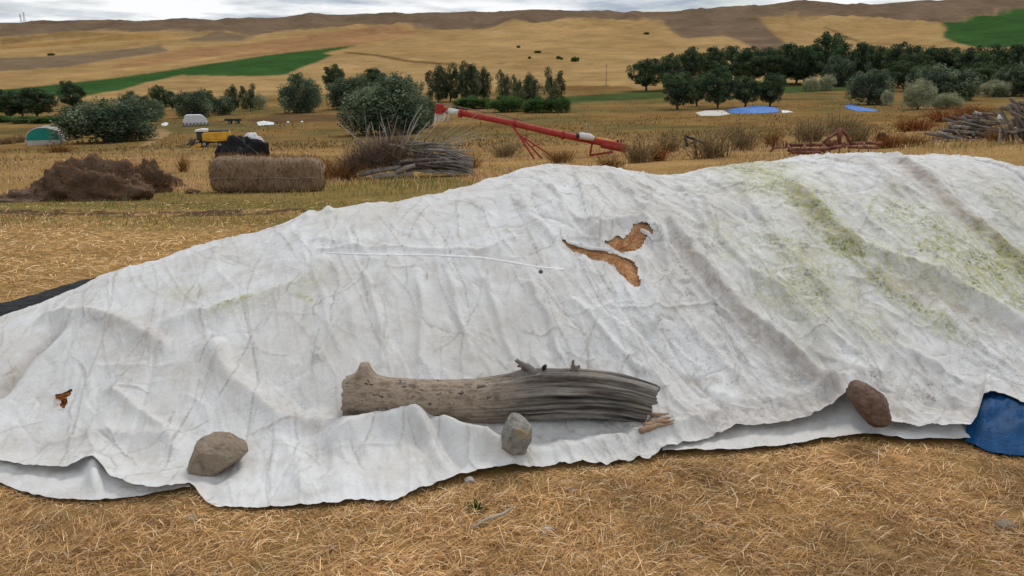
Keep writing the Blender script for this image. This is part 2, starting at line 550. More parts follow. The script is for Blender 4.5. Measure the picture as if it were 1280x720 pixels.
def build_terrain():
    b = np.concatenate([np.linspace(-1.5, -0.8, 40)[:-1], np.linspace(-0.8, 0.8, 620), np.linspace(0.8, 1.5, 40)[1:]])
    R = np.exp(np.linspace(math.log(2.5), math.log(3500.0), 460))
    B, RR = np.meshgrid(b, R)
    X = B * RR
    Y = RR - 6.0
    Z = terr(X, Y)
    nr, nc = X.shape
    c = np.zeros(X.shape + (3,))
    far = sstep(40, 110, Y)[..., None]
    c[:] = C_thatch
    n = fbm(X / 22, Y / 30, 0.7, 4)
    mead = C_meadow + (C_olive - C_meadow) * sstep(-0.15, 0.35, n)[..., None]
    c = c * (1 - far) + mead * far
    olv = sstep(0.0, 0.3, fbm(X / 6, Y / 3, 3.1, 3) + 0.15)[..., None] * sstep(8, 12, Y)[..., None] * sstep(26, 15, Y)[..., None] * sstep(2, -4, X)[..., None]
    c = c * (1 - 0.7 * olv) + lin(118, 104, 58) * 0.7 * olv
    soil = sstep(.12, .42, fbm(X * 2.6, Y * 2.6, 5.5, 4))[..., None] * sstep(6, 5, Y)[..., None]
    c = c * (1 - .75 * soil) + lin(112, 90, 68, .8) * .75 * soil
    mo = in_poly(X, Y, OLIVE_W)
    c[mo] = .45 * c[mo] + .55 * lin(118, 106, 62, .95)
    md = in_poly(X, Y, DIRT_W) & (fbm(X * 1.6, Y * 3, 4.8, 3) > -.12)
    c[md] = lin(98, 78, 62, .8)
    up = sstep(330, 380, Y)[..., None]
    nf = fbm(X / 160, Y / 420, 1.9, 4)
    fld = C_field + (C_field2 - C_field) * sstep(-.3, .3, nf)[..., None]
    c = c * (1 - up) + fld * up
    reg = np.zeros(X.shape, int)
    for k, (nm, poly, colr) in enumerate(FIELD_W):
        m = in_poly(X, Y, poly)
        c[m] = colr
        if nm in ('hill', 'green_field'): reg[m] = {'hill': 1, 'green_field': 2}[nm]
    m = (Y > 1500) & (reg == 0) & (Y > 1950)
    c[m] = C_hill; reg[m] = 1
    # tractor rows of the harvested hillside, drill rows, and general mottling
    mid = in_poly(X, Y, world_poly([(455, 60), (520, 44), (640, 38), (760, 34), (800, 60), (700, 90), (600, 84), (520, 74)])).astype(float)
    rows = (0.3 + 1.5 * mid) * np.sin((X * 0.92 + Y * 0.39) / 2.6 + 1.2 * fbm(X / 60, Y / 60, 5, 2))
    st = sstep(360, 420, Y) * (reg == 0)
    c *= (1 + 0.07 * rows * st)[..., None]
    spots = sstep(0.32, 0.45, fbm(X / 14, Y / 40, 8.8, 3)) * st * sstep(0, .2, fbm(X / 200, Y / 300, 2.8, 2))
    c *= (1 - 0.28 * spots)[..., None]
    mott = 1 + 0.34 * fbm(X / np.maximum(Y * 0.05, .5), np.log(np.maximum(Y, 1)) * 14, 6.6, 4) * sstep(30, 90, Y)
    c *= mott[..., None]
    hm = (reg == 1)
    gul = ridged(X / 120, Y / 160, 7.7, 4)
    c[hm] *= (0.86 + 0.34 * gul[hm])[:, None]  # lighter ridges, darker gullies: relief shading painted into the hill colour
    cb = np.pad(c, ((1, 1), (1, 1), (0, 0)), mode='edge')
    cb = (cb[:-2] + 2 * cb[1:-1] + cb[2:]) / 4
    cb = (cb[:, :-2] + 2 * cb[:, 1:-1] + cb[:, 2:]) / 4
    w3 = sstep(60, 120, Y)[..., None]
    c = c * (1 - w3) + cb * w3
    V = np.stack([X, Y, Z], -1).reshape(-1, 3)
    fr = np.median(np.stack([reg[:-1, :-1], reg[1:, 1:], reg[1:, :-1]]), 0).astype(int).ravel()
    allf = grid_faces(nr, nc)
    nx = (V[:, :2])
    m1 = mat('land', attr='col', var=0.16, scale=0.35, bump=0.5, bscale=1.2, detail=9, spec=0.0, rough=1.0)
    # near the camera: matted thatch and bare earth between the stalks
    nt = m1.node_tree
    for nm, k in (('ground', 0), ('hill', 1), ('green_field', 2)):
        f = allf[fr == k]
        if not len(f): continue
        v2, f2, c2 = compact(V, f, c.reshape(-1, 3))
        tag(link(nm, np_mesh(nm, v2, f2, m1, True, {'col': c2})), kind='structure')
    return m1


M_land = build_terrain()


def refine_land(m):
    nt = m.node_tree
    b = next(n for n in nt.nodes if n.type == 'BSDF_PRINCIPLED')
    src = b.inputs['Base Color'].links[0].from_socket
    t = N(nt, 'ShaderNodeTexCoord')
    n = N(nt, 'ShaderNodeTexNoise'); n.inputs['Scale'].default_value = 9; n.inputs['Detail'].default_value = 9; n.inputs['Roughness'].default_value = 0.75
    nt.links.new(t.outputs['Object'], n.inputs['Vector'])
    r = N(nt, 'ShaderNodeMapRange')
    r.inputs['From Min'].default_value = 0.35; r.inputs['From Max'].default_value = 0.65
    r.inputs['To Min'].default_value = 0.62; r.inputs['To Max'].default_value = 1.3
    nt.links.new(n.outputs['Fac'], r.inputs['Value'])
    x = N(nt, 'ShaderNodeVectorMath', operation='SCALE')
    nt.links.new(src, x.inputs[0]); nt.links.new(r.outputs[0], x.inputs['Scale'])
    n3 = N(nt, 'ShaderNodeTexNoise'); n3.inputs['Scale'].default_value = 0.045; n3.inputs['Detail'].default_value = 9; n3.inputs['Roughness'].default_value = 0.7
    nt.links.new(t.outputs['Object'], n3.inputs['Vector'])
    r3 = N(nt, 'ShaderNodeMapRange')
    r3.inputs['From Min'].default_value = 0.3; r3.inputs['From Max'].default_value = 0.7; r3.inputs['To Min'].default_value = 0.78; r3.inputs['To Max'].default_value = 1.22
    nt.links.new(n3.outputs['Fac'], r3.inputs['Value'])
    x3 = N(nt, 'ShaderNodeVectorMath', operation='SCALE')
    nt.links.new(x.outputs[0], x3.inputs[0]); nt.links.new(r3.outputs[0], x3.inputs['Scale'])
    nt.links.new(x3.outputs[0], b.inputs['Base Color'])


refine_land(M_land)

# ------------------------------------------------------------------ the covered heap: shape
YR_T = [(-420, 3.55), (-200, 3.9), (0, 4.3), (130, 4.6), (260, 4.9), (385, 5.1), (500, 5.3), (640, 5.6), (760, 5.75), (850, 5.8), (1000, 6.0), (1100, 6.1), (1280, 6.0), (1400, 5.95), (1700, 5.9)]
TOP_T = [(-420, 560), (-200, 480), (-60, 436), (0, 413), (50, 393), (100, 368), (130, 353), (200, 330), (260, 310), (330, 292), (385, 275), (440, 263), (500, 257), (550, 245), (600, 229), (640, 219), (670, 211.5), (700, 210.5), (760, 213),
         (785, 216), (800, 221), (850, 222), (900, 213), (950, 206), (1000, 200.5), (1040, 196.5), (1100, 196), (1180, 198), (1225, 203), (1260, 208), (1280, 214), (1320, 226), (1400, 240), (1700, 280)]
FOOT_T = [(-420, 3.1), (-200, 3.15), (0, 3.2), (150, 3.22), (300, 3.25), (430, 3.36), (640, 3.45), (860, 3.5), (1060, 3.55), (1280, 3.55), (1700, 3.5)]
HEM = [(-420, 560), (-260, 566), (-150, 570), (0, 578), (50, 587), (85, 586), (105, 578), (118, 575), (126, 583), (138, 597), (160, 605), (185, 610), (215, 611), (237, 607), (243, 611), (250, 622), (258, 629), (270, 635), (330, 636), (380, 633), (410, 634), (440, 627),
       (490, 629), (502, 622), (510, 617), (540, 609), (558, 603), (575, 598), (590, 594), (640, 591), (700, 584), (752, 583), (758, 585), (765, 582), (800, 577), (812, 577), (818, 573), (830, 567), (850, 562), (875, 557), (920, 541), (980, 536), (1020, 527), (1055, 510), (1068, 507), (1078, 518),
       (1088, 534), (1096, 540), (1110, 536), (1140, 539), (1180, 538), (1212, 536), (1222, 524), (1226, 506), (1240, 506), (1280, 514), (1400, 540), (1700, 560)]
LIFT = [(-420, .05), (0, .06), (60, .05), (118, .09), (140, .07), (215, .05), (245, .02), (270, .008), (490, .008), (560, .015), (600, .01), (830, .01), (870, .02), (920, .05), (1020, .07), (1066, .11), (1090, .06), (1110, .05), (1200, .06), (1226, .11), (1280, .10), (1400, .05), (1700, .05)]


def tab_a(tab, zfun):
    a, v = [], []
    for px, q in tab:
        p = zfun(px, q)
        a.append(p[0] / p[1]); v.append(p)
    o = np.argsort(a)
    return np.array(a)[o], np.array(v)[o]


lift_px = np.array([p for p, _ in LIFT]); lift_z = np.array([z for _, z in LIFT])
HEM_A, HEM_P = tab_a(HEM, lambda px, r: at_Z(px, r, float(np.interp(px, lift_px, lift_z))))
_yr = lambda px: float(np.interp(px, [p for p, _ in YR_T], [y for _, y in YR_T]))
TOP_A, TOP_P = tab_a(TOP_T, lambda px, r: at_Y(px, r, _yr(px)))
FOOT_A, FOOT_P = tab_a(FOOT_T, lambda px, Yf: at_Y(px, 540, Yf))


def smooth1(a, v, sig):
    g = np.linspace(a[0], a[-1], 1500)
    y = np.interp(g, a, v)
    n = max(1, int(sig / (g[1] - g[0]) * 3))
    k = np.exp(-0.5 * (np.arange(-n, n + 1) / (n / 3)) ** 2); k /= k.sum()
    return g, np.convolve(np.pad(y, n, mode='edge'), k, 'valid')


g_ZR = smooth1(TOP_A, TOP_P[:, 2], 0.008)
g_YR = smooth1(TOP_A, TOP_P[:, 1], 0.03)
g_YB = smooth1(FOOT_A, FOOT_P[:, 1], 0.05)
g_YH = smooth1(HEM_A, HEM_P[:, 1], 0.06)
g_LF = smooth1(HEM_A, HEM_P[:, 2], 0.004)


def heap(X, Y):
    a = X / np.maximum(Y, 0.5)
    ZR = np.interp(a, *g_ZR); YR = np.interp(a, *g_YR); YB = np.interp(a, *g_YB)
    u = (Y - YB) / (YR - YB)
    us = np.log1p(np.exp(np.clip(u, -5, 5) * 16)) / 16               # soft foot
    f = np.where(us < 1, np.sin(np.pi / 2 * np.clip(us, 0, 1)) ** 1.08, 1.0)
    back = np.clip((Y - YR) / (0.55 + 1.25 * ZR), 0, 1)
    f = f * (1 - back ** 1.6)
    return ZR * f


HM = lambda X, Y: heap(X, Y)
YT = np.linspace(2.2, 8.5, 900)


def on_heap(px, py):
    return march(px, py, HM, YT)


def heap_line(pts):
    pts = np.array(pts, float)
    o = []
    for p, q in zip(pts[:-1], pts[1:]):
        n = max(1, int(np.hypot(*(q - p)) / 25))
        for k in range(n): o.append(p + (q - p) * k / n)
    o.append(pts[-1])
    o = np.array(o)
    return on_heap(o[:, 0], o[:, 1])[:, :2]


FOLDS = [   # outline along the cloth, height, half width, sharpness
    ([(1118, 202), (1160, 232), (1215, 280), (1250, 312), (1290, 352)], .060, .060),
    ([(1224, 205), (1256, 212), (1276, 222), (1292, 240)], -.075, .028),
    ([(1075, 204), (1100, 225), (1130, 252)], .022, .035),
    ([(985, 238), (1030, 278), (1062, 308), (1110, 330), (1170, 352), (1230, 385), (1300, 430)], .060, .060),
    ([(1062, 308), (1085, 335), (1130, 378), (1180, 412)], .025, .04),
    ([(838, 288), (870, 328), (930, 395), (985, 445), (1040, 500), (1062, 520)], .055, .05),
    ([(880, 250), (902, 300), (935, 345), (990, 380), (1030, 425)], .028, .035),
    ([(940, 330), (985, 385), (1040, 450), (1070, 480)], .022, .03),
    ([(1100, 400), (1150, 450), (1200, 500)], .022, .04),
    ([(1180, 400), (1230, 450), (1290, 500)], .028, .05),
    ([(1000, 225), (960, 240), (900, 236)], .018, .03),
    ([(775, 232), (800, 262), (826, 300), (838, 345), (822, 385), (812, 420)], .030, .035),
    ([(762, 225), (778, 245), (790, 250)], .03, .035),
    ([(690, 240), (720, 280), (745, 290)], .021, .021),
    ([(740, 296), (775, 284), (800, 284), (816, 297)], .055, .05),
    ([(800, 325), (812, 350), (806, 372)], .03, .03),
    ([(400, 330), (368, 360), (320, 382), (268, 394), (215, 410)], .028, .05),
    ([(265, 445), (292, 490), (330, 518), (385, 540), (430, 548)], .045, .06),
    ([(205, 440), (180, 425), (120, 398), (60, 402)], .045, .05),
    ([(4, 488), (30, 452), (68, 420)], -.08, .04),
    ([(140, 494), (172, 518), (205, 546), (222, 570)], .022, .03),
    ([(60, 560), (130, 548), (210, 556)], .020, .04),
    ([(355, 560), (372, 590), (380, 625)], .018, .04),
    ([(425, 566), (448, 556), (475, 545), (515, 542), (560, 551), (598, 568), (625, 580)], .115, .080),
    ([(640, 586), (690, 575), (740, 566), (800, 556), (850, 544), (890, 530)], .045, .07),
    ([(541, 545), (556, 570), (578, 590)], -.045, .030),
    ([(520, 545), (545, 565), (560, 598)], .030, .04),
    ([(900, 505), (950, 512), (1010, 505), (1050, 490)], .030, .05),
    ([(1030, 500), (1062, 488), (1090, 470)], .02, .05),
    ([(1150, 500), (1170, 512), (1200, 518)], -.025, .03),
    ([(920, 235), (960, 290), (1010, 340), (1060, 400), (1110, 450)], .020, .028),
    ([(850, 236), (872, 268), (892, 310)], .018, .028),
    ([(1060, 250), (1110, 300), (1150, 330)], .020, .032),
    ([(1180, 215), (1230, 250), (1290, 300)], .024, .034),
    ([(960, 420), (1010, 470), (1030, 500)], .020, .028),
    ([(870, 420), (920, 470), (950, 500)], .018, .028),
    ([(1120, 440), (1190, 480), (1240, 500)], .024, .034),
    ([(720, 225), (735, 260), (738, 290)], .016, .028),
    ([(640, 235), (660, 270), (690, 300)], .014, .026),
    ([(385, 278), (392, 270), (410, 273)], .028, .035),
    ([(400, 300), (440, 310), (470, 330)], .015, .03),
    ([(455, 345), (475, 400), (480, 460)], .019, .021),
    ([(520, 345), (530, 400), (525, 455)], .019, .021),
    ([(560, 350), (575, 410), (590, 450)], .018, .021),
    ([(610, 350), (625, 410), (640, 450)], .019, .021),
    ([(660, 360), (690, 410), (700, 450)], .019, .021),
    ([(720, 380), (760, 430), (800, 470)], .021, .021),
    ([(490, 330), (470, 360), (430, 400), (400, 450)], .021, .021),
    ([(640, 300), (600, 320), (520, 318), (400, 314)], .016, .021),
]
FOLD_W = [(heap_line(p), a, w) for p, a, w in FOLDS]


CR_X0, CR_Y0, CR_S = -4.6, 2.5, 0.005


def build_creases():
    """sharp creases of the stiff cloth, drawn into a height raster (and where they hold dirt)"""
    nx, ny = int(9.6 / CR_S), int(5.4 / CR_S)
    D = np.zeros((ny, nx), np.float32); K = np.zeros((ny, nx), np.float32)
    r = np.random.default_rng(21)
    e = FOLD_W[5][0]; dr = e[-1] - e[0]; ang_r = math.atan2(dr[1], dr[0])
    e = FOLD_W[32][0]; dr = e[-1] - e[0]; ang_c = math.atan2(dr[1], dr[0])
    for k in range(4300):
        cx, cy = r.uniform(-3.6, 4.4), r.uniform(2.75, 6.6)
        small = k >= 2900
        if small: cx = r.uniform(-.2, 4.4)
        lng = k < 420
        right = float(sstep(-.2, 1.2, cx))
        if lng or r.random() < (.45 if cx < -.8 else .66):
            a = ang_c * (1 - right) + ang_r * right + r.normal(0, .26 if not lng else .14)
        else:
            a = r.uniform(0, math.pi)
        L = float(np.clip(r.lognormal(-1.55 if not small else -2.0, .6), .06, .8))
        if lng: L = r.uniform(.6, 1.5)
        amp = r.uniform(.0022, .0064) * (1 + .55 * right) * (1 if r.random() < .68 else -1) * (1.0 if k % 6 else 1.7)
        w = r.uniform(.005, .010) * (1.0 if k % 6 else 1.8)
        t = np.linspace(-.5, .5, 6)
        bend = r.normal(0, .07) * L
        px = cx + t * L * math.cos(a) - math.sin(a) * (bend * (1 - 4 * t * t) + r.normal(0, min(.022 * L, .012), 6))
        py = cy + t * L * math.sin(a) + math.cos(a) * (bend * (1 - 4 * t * t) + r.normal(0, min(.022 * L, .012), 6))
        i0, i1 = int((px.min() - 5 * w - CR_X0) / CR_S), int((px.max() + 5 * w - CR_X0) / CR_S) + 1
        j0, j1 = int((py.min() - 5 * w - CR_Y0) / CR_S), int((py.max() + 5 * w - CR_Y0) / CR_S) + 1
        i0, j0, i1, j1 = max(i0, 0), max(j0, 0), min(i1, nx), min(j1, ny)
        if i1 - i0 < 3 or j1 - j0 < 3: continue
        gx, gy = np.meshgrid(CR_X0 + np.arange(i0, i1) * CR_S, CR_Y0 + np.arange(j0, j1) * CR_S)
        d = dist_poly(gx, gy, np.column_stack([px, py]))
        fade = np.clip(1 - (np.hypot(gx - cx, gy - cy) / (L * .56)) ** 2, 0, 1)
        # one side of a crease stands a little higher than the other
        side = np.sign((gx - cx) * -math.sin(a) + (gy - cy) * math.cos(a))
        D[j0:j1, i0:i1] += amp * np.exp(-d / (w * np.where(side > 0, 1.6, .7))) * fade
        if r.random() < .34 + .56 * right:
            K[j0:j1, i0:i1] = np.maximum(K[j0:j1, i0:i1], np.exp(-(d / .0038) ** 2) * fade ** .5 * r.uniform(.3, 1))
    return D, K


CR_D, CR_K = build_creases()


def sample(G, X, Y):
    ny, nx = G.shape
    fx = np.clip((X - CR_X0) / CR_S, 0, nx - 1.001); fy = np.clip((Y - CR_Y0) / CR_S, 0, ny - 1.001)
    i, j = fx.astype(int), fy.astype(int); a, b = fx - i, fy - j
    return (G[j, i] * (1 - a) + G[j, i + 1] * a) * (1 - b) + (G[j + 1, i] * (1 - a) + G[j + 1, i + 1] * a) * b


def tarp_z(X, Y, fine=True):
    z = heap(X, Y)
    a = X / np.maximum(Y, 0.5)
    YH = np.interp(a, HEM_A, HEM_P[:, 1])
    d = Y - YH
    z = z + np.interp(a, *g_LF) * np.exp(-np.clip(d, 0, 9) / 0.13)
    edge = sstep(0.0, 0.15, d)
    wx = X + 0.10 * fbm(X * 1.7, Y * 1.7, 3.3, 2); wy = Y + 0.10 * fbm(X * 1.7, Y * 1.7, 9.1, 2)
    for pts, amp, w in FOLD_W:
        lo, hi = pts.min(0) - 6 * w, pts.max(0) + 6 * w
        m = (wx > lo[0]) & (wx < hi[0]) & (wy > lo[1]) & (wy < hi[1])
        if m.any():
            dd = dist_poly(X[m] + 0.03 * fbm(X[m] * 5, Y[m] * 5, 1.1, 2), Y[m] + 0.03 * fbm(X[m] * 5, Y[m] * 5, 7.1, 2), pts)
            z[m] += amp * (np.exp(-(dd / w) ** 1.5)) * (0.35 + 0.65 * edge[m])
    if fine:
        right = sstep(0.1, 1.3, X)
        lump = fbm(X * 2.1, Y * 2.1, 0.2, 2)
        z = z + 0.030 * lump * (0.4 + 0.6 * edge)
        # drape lines that run down the slope
        sx = wx * 1.0 - 0.55 * right * (wy - 4.5)
        z = z + 0.012 * ridged(sx * 4.2, wy * 1.1, 2.0, 2) * edge
        z = z + sample(CR_D, X, Y)
        z = z + 0.0045 * ridged(sx * 9 + 0.8 * fbm(wx * 3, wy * 3, 4, 2), wy * 3.4, 5.0, 3) * edge
        z = z + 0.0014 * (0.55 + 0.6 * right) * ridged(wx * 13, wy * 13, 6.0, 3)
        z = z + 0.0012 * ridged(sx * 24 + fbm(wx * 5, wy * 5, 3, 2), wy * 9, 8.5, 2) + 0.0006 * ridged(wx * 33, wy * 30, 8.0, 2)
        z = z + 0.02 * np.exp(-np.clip(d, 0, 9) / 0.06) * (0.3 + fbm(a * 26, 0.5, 2.5, 3)) * (d > -0.5)
    return np.maximum(z, 0.006)


YT2 = np.linspace(2.4, 7.5, 700)


def on_tarp(px, py, lift=0.0):
    return march(px, py, lambda X, Y: tarp_z(np.array(X), np.array(Y)) + lift, YT2)


# ------------------------------------------------------------------ the tarp cloth
def tarp_material():
    m = bpy.data.materials.new('weathered_white_tarp')
    m.use_nodes = True
    nt = m.node_tree; nt.nodes.clear(); L = nt.links.new
    o = N(nt, 'ShaderNodeOutputMaterial'); b = N(nt, 'ShaderNodeBsdfPrincipled')
    b.inputs['Roughness'].default_value = 0.62; b.inputs['Specular IOR Level'].default_value = 0.25
    t = N(nt, 'ShaderNodeTexCoord')
    st = N(nt, 'ShaderNodeAttribute'); st.attribute_name = 'stain'
    ss = N(nt, 'ShaderNodeSeparateColor'); L(st.outputs['Color'], ss.inputs[0])

    def noise(sc, det=6, ro=0.6, stretch=None, dist=0):
        n = N(nt, 'ShaderNodeTexNoise'); n.inputs['Scale'].default_value = sc; n.inputs['Detail'].default_value = det; n.inputs['Roughness'].default_value = ro
        n.inputs['Distortion'].default_value = dist
        if stretch:
            mp = N(nt, 'ShaderNodeMapping'); mp.inputs['Scale'].default_value = stretch[:3]
            if len(stretch) > 3: mp.inputs['Rotation'].default_value = (0, 0, stretch[3])
            L(t.outputs['Object'], mp.inputs[0]); L(mp.outputs[0], n.inputs['Vector'])
        else:
            L(t.outputs['Object'], n.inputs['Vector'])
        return n.outputs['Fac']

    def rng(v, a, bb, lo=0.0, hi=1.0):
        r = N(nt, 'ShaderNodeMapRange')
        r.inputs['From Min'].default_value = a; r.inputs['From Max'].default_value = bb; r.inputs['To Min'].default_value = lo; r.inputs['To Max'].default_value = hi
        L(v, r.inputs['Value']); return r.outputs[0]

    def mul(a, bb):
        n = N(nt, 'ShaderNodeMath', operation='MULTIPLY')
        L(a, n.inputs[0])
        if isinstance(bb, float): n.inputs[1].default_value = bb
        else: L(bb, n.inputs[1])
        return n.outputs[0]

    def mixc(f, c1, c2):
        n = N(nt, 'ShaderNodeMixRGB'); L(f, n.inputs['Fac'])
        for k, c in ((1, c1), (2, c2)):
            if isinstance(c, tuple): n.inputs[k].default_value = (*c, 1)
            else: L(c, n.inputs[k])
        return n.outputs[0]

    c = mixc(rng(noise(1.6, 7), 0.38, 0.66), (0.70, 0.71, 0.715), (0.60, 0.585, 0.555))
    c = mixc(mul(rng(noise(5.5, 9, 0.75), 0.45, 0.64), 0.6), c, (0.50, 0.465, 0.42))
    # creases hold dust: thin broken lines
    v = N(nt, 'ShaderNodeTexVoronoi'); v.feature = 'DISTANCE_TO_EDGE'; v.inputs['Scale'].default_value = 13
    vd = N(nt, 'ShaderNodeVectorMath', operation='ADD')
    nz = N(nt, 'ShaderNodeTexNoise'); nz.inputs['Scale'].default_value = 7; nz.inputs['Detail'].default_value = 4
    L(t.outputs['Object'], nz.inputs['Vector'])
    sc = N(nt, 'ShaderNodeVectorMath', operation='SCALE'); sc.inputs['Scale'].default_value = 0.28
    L(nz.outputs['Color'], sc.inputs[0]); L(t.outputs['Object'], vd.inputs[0]); L(sc.outputs[0], vd.inputs[1])
    L(vd.outputs[0], v.inputs['Vector'])
    line = rng(v.outputs['Distance'], 0.0, 0.028, 1.0, 0.0)
    c = mixc(mul(mul(line, rng(noise(3.5, 4), 0.46, 0.62)), 0.36), c, (0.30, 0.26, 0.22))
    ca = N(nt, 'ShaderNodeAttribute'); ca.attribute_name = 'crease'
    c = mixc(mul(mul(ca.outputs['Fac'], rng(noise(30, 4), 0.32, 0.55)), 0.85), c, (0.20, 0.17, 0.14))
    # mildew specks
    sp = rng(noise(75, 3, 0.6), 0.50, 0.62)
    sp2 = rng(noise(22, 4, 0.65), 0.44, 0.60)
    sp3 = rng(noise(4.5, 4, 0.6), 0.44, 0.60)
    c = mixc(mul(mul(mul(mul(sp, sp2), sp3), ss.outputs['Green']), 1.0), c, (0.14, 0.14, 0.13))
    c = mixc(mul(mul(rng(noise(14, 6, 0.7), 0.42, 0.7), ss.outputs['Green']), 0.5), c, (0.40, 0.40, 0.38))
    # earth marks, and the shade on the fold sides put into the colour
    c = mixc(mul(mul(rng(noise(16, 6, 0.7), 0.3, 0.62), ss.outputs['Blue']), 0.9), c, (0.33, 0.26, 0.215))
    # algae
    al = mul(rng(noise(30, 8, 0.78, (1.3, .6, 1, .5)), 0.40, 0.62), ss.outputs['Red'])
    c = mixc(al, c, (0.40, 0.39, 0.11))
    al2 = mul(mul(rng(noise(48, 5, 0.7), 0.49, 0.62), rng(noise(9, 4), 0.40, 0.58)), rng(ss.outputs['Red'], 0.25, 0.8))
    c = mixc(al2, c, (0.13, 0.15, 0.03))
    L(c, b.inputs['Base Color'])
    # fine crumple
    h = N(nt, 'ShaderNodeMath', operation='ADD')
    L(mul(noise(34, 6, 0.6, (1.25, 0.55, 1), 0.8), 1.0), h.inputs[0]); L(mul(rng(v.outputs['Distance'], 0.0, 0.10), 0.22), h.inputs[1])
    h2 = N(nt, 'ShaderNodeMath', operation='ADD')
    L(h.outputs[0], h2.inputs[0]); L(mul(noise(150, 2, 0.5), 0.25), h2.inputs[1])
    bp = N(nt, 'ShaderNodeBump'); bp.inputs['Strength'].default_value = 0.42; bp.inputs['Distance'].default_value = 0.007
    L(h2.outputs[0], bp.inputs['Height']); L(bp.outputs[0], b.inputs['Normal'])
    tr = N(nt, 'ShaderNodeBsdfTranslucent'); L(c, tr.inputs['Color'])
    ms = N(nt, 'ShaderNodeMixShader'); ms.inputs[0].default_value = 0.08
    L(b.outputs[0], ms.inputs[1]); L(tr.outputs[0], ms.inputs[2]); L(ms.outputs[0], o.inputs['Surface'])
    return m


M_tarp = tarp_material()

HOLES = [
    [(756, 309), (766, 305), (772, 300), (780, 303), (788, 297), (793, 291), (800, 289), (808, 294), (815, 301), (806, 302), (802, 309), (792, 316), (778, 318), (766, 313)],
    [(702, 303), (714, 306), (728, 312), (745, 317), (762, 320), (780, 326), (790, 332), (797, 342), (796, 352), (800, 364), (795, 367), (788, 360), (776, 346), (768, 333), (752, 329), (735, 324), (718, 317)],
    [(70, 497), (79, 496), (90, 491), (88, 497), (82, 501), (84, 507), (80, 513), (77, 510), (78, 504), (71, 501)],
    [(122, 0), (122, 0), (122, 0)],
]
HOLES = HOLES[:3]
HOLE_W = [heap_line(h + [h[0]])[:-1] for h in HOLES]


def stains(X, Y):
    s = np.zeros(X.shape + (3,))
    j = 0.12 * fbm(X * 4, Y * 4, 3.7, 3)
    algae = [([(938, 222), (972, 236), (988, 252), (1010, 268), (1035, 290), (1062, 318)], .12, 1.0), ([(930, 210), (960, 222), (985, 245), (960, 240)], .26, .85), ([(1062, 318), (1085, 345), (1120, 372), (1160, 398), (1190, 420)], .07, .75),
             ([(1110, 272), (1150, 282), (1200, 305)], .24, .75), ([(1180, 318), (1235, 345), (1280, 352)], .28, 1.0), ([(1100, 325), (1160, 345), (1230, 365)], .25, .6), ([(985, 310), (1020, 345), (1000, 370)], .24, .65),
             ([(270, 396), (295, 388), (315, 380)], .035, 1.0), ([(215, 372), (240, 370)], .10, .35), ([(400, 350), (340, 375), (300, 395)], .06, .35), ([(375, 373), (388, 378)], .02, .7), ([(995, 368), (1040, 390), (1090, 420)], .16, .45), ([(900, 290), (930, 320)], .16, .4), ([(1240, 240), (1270, 280)], .2, .4)]
    for p, w, k in algae:
        d = dist_poly(X, Y, heap_line(p)) + j * w * 5
        s[..., 0] = np.maximum(s[..., 0], k * np.exp(-(np.maximum(d, 0) / w) ** 2))
    s[..., 1] = 0.10 + 0.55 * sstep(-0.1, 1.2, X + j * 4)
    for p, w, k in [([(930, 318), (960, 345), (1000, 375), (1010, 400)], .12, 1.0), ([(830, 300), (860, 350), (910, 400)], .16, .9), ([(1180, 280), (1250, 300)], .2, .8), ([(780, 240), (830, 280)], .2, .7), ([(700, 270), (760, 290), (760, 310)], .12, .8), ([(330, 380), (400, 345)], .06, .9), ([(1100, 480), (1250, 500)], .25, .8)]:
        s[..., 1] = np.maximum(s[..., 1], k * np.exp(-((dist_poly(X, Y, heap_line(p)) + j) / w) ** 2))
    for p, w, k in [([(1125, 212), (1158, 236), (1212, 285), (1245, 312), (1280, 348)], .055, 1.0), ([(985, 245), (1028, 285), (1060, 315)], .05, .8), ([(1090, 352), (1160, 372), (1230, 408), (1280, 425)], .06, .8),  # brown: earth marks, and along the folds their shaded sides painted in
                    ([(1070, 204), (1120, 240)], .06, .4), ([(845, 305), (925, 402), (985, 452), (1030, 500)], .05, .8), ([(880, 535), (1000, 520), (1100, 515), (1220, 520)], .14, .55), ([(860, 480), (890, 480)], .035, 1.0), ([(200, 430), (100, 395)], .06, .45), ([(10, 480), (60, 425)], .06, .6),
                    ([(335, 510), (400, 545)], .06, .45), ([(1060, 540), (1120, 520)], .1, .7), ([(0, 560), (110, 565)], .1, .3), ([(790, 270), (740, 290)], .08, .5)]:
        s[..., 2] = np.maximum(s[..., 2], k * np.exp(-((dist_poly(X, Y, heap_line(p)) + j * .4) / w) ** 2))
    return s


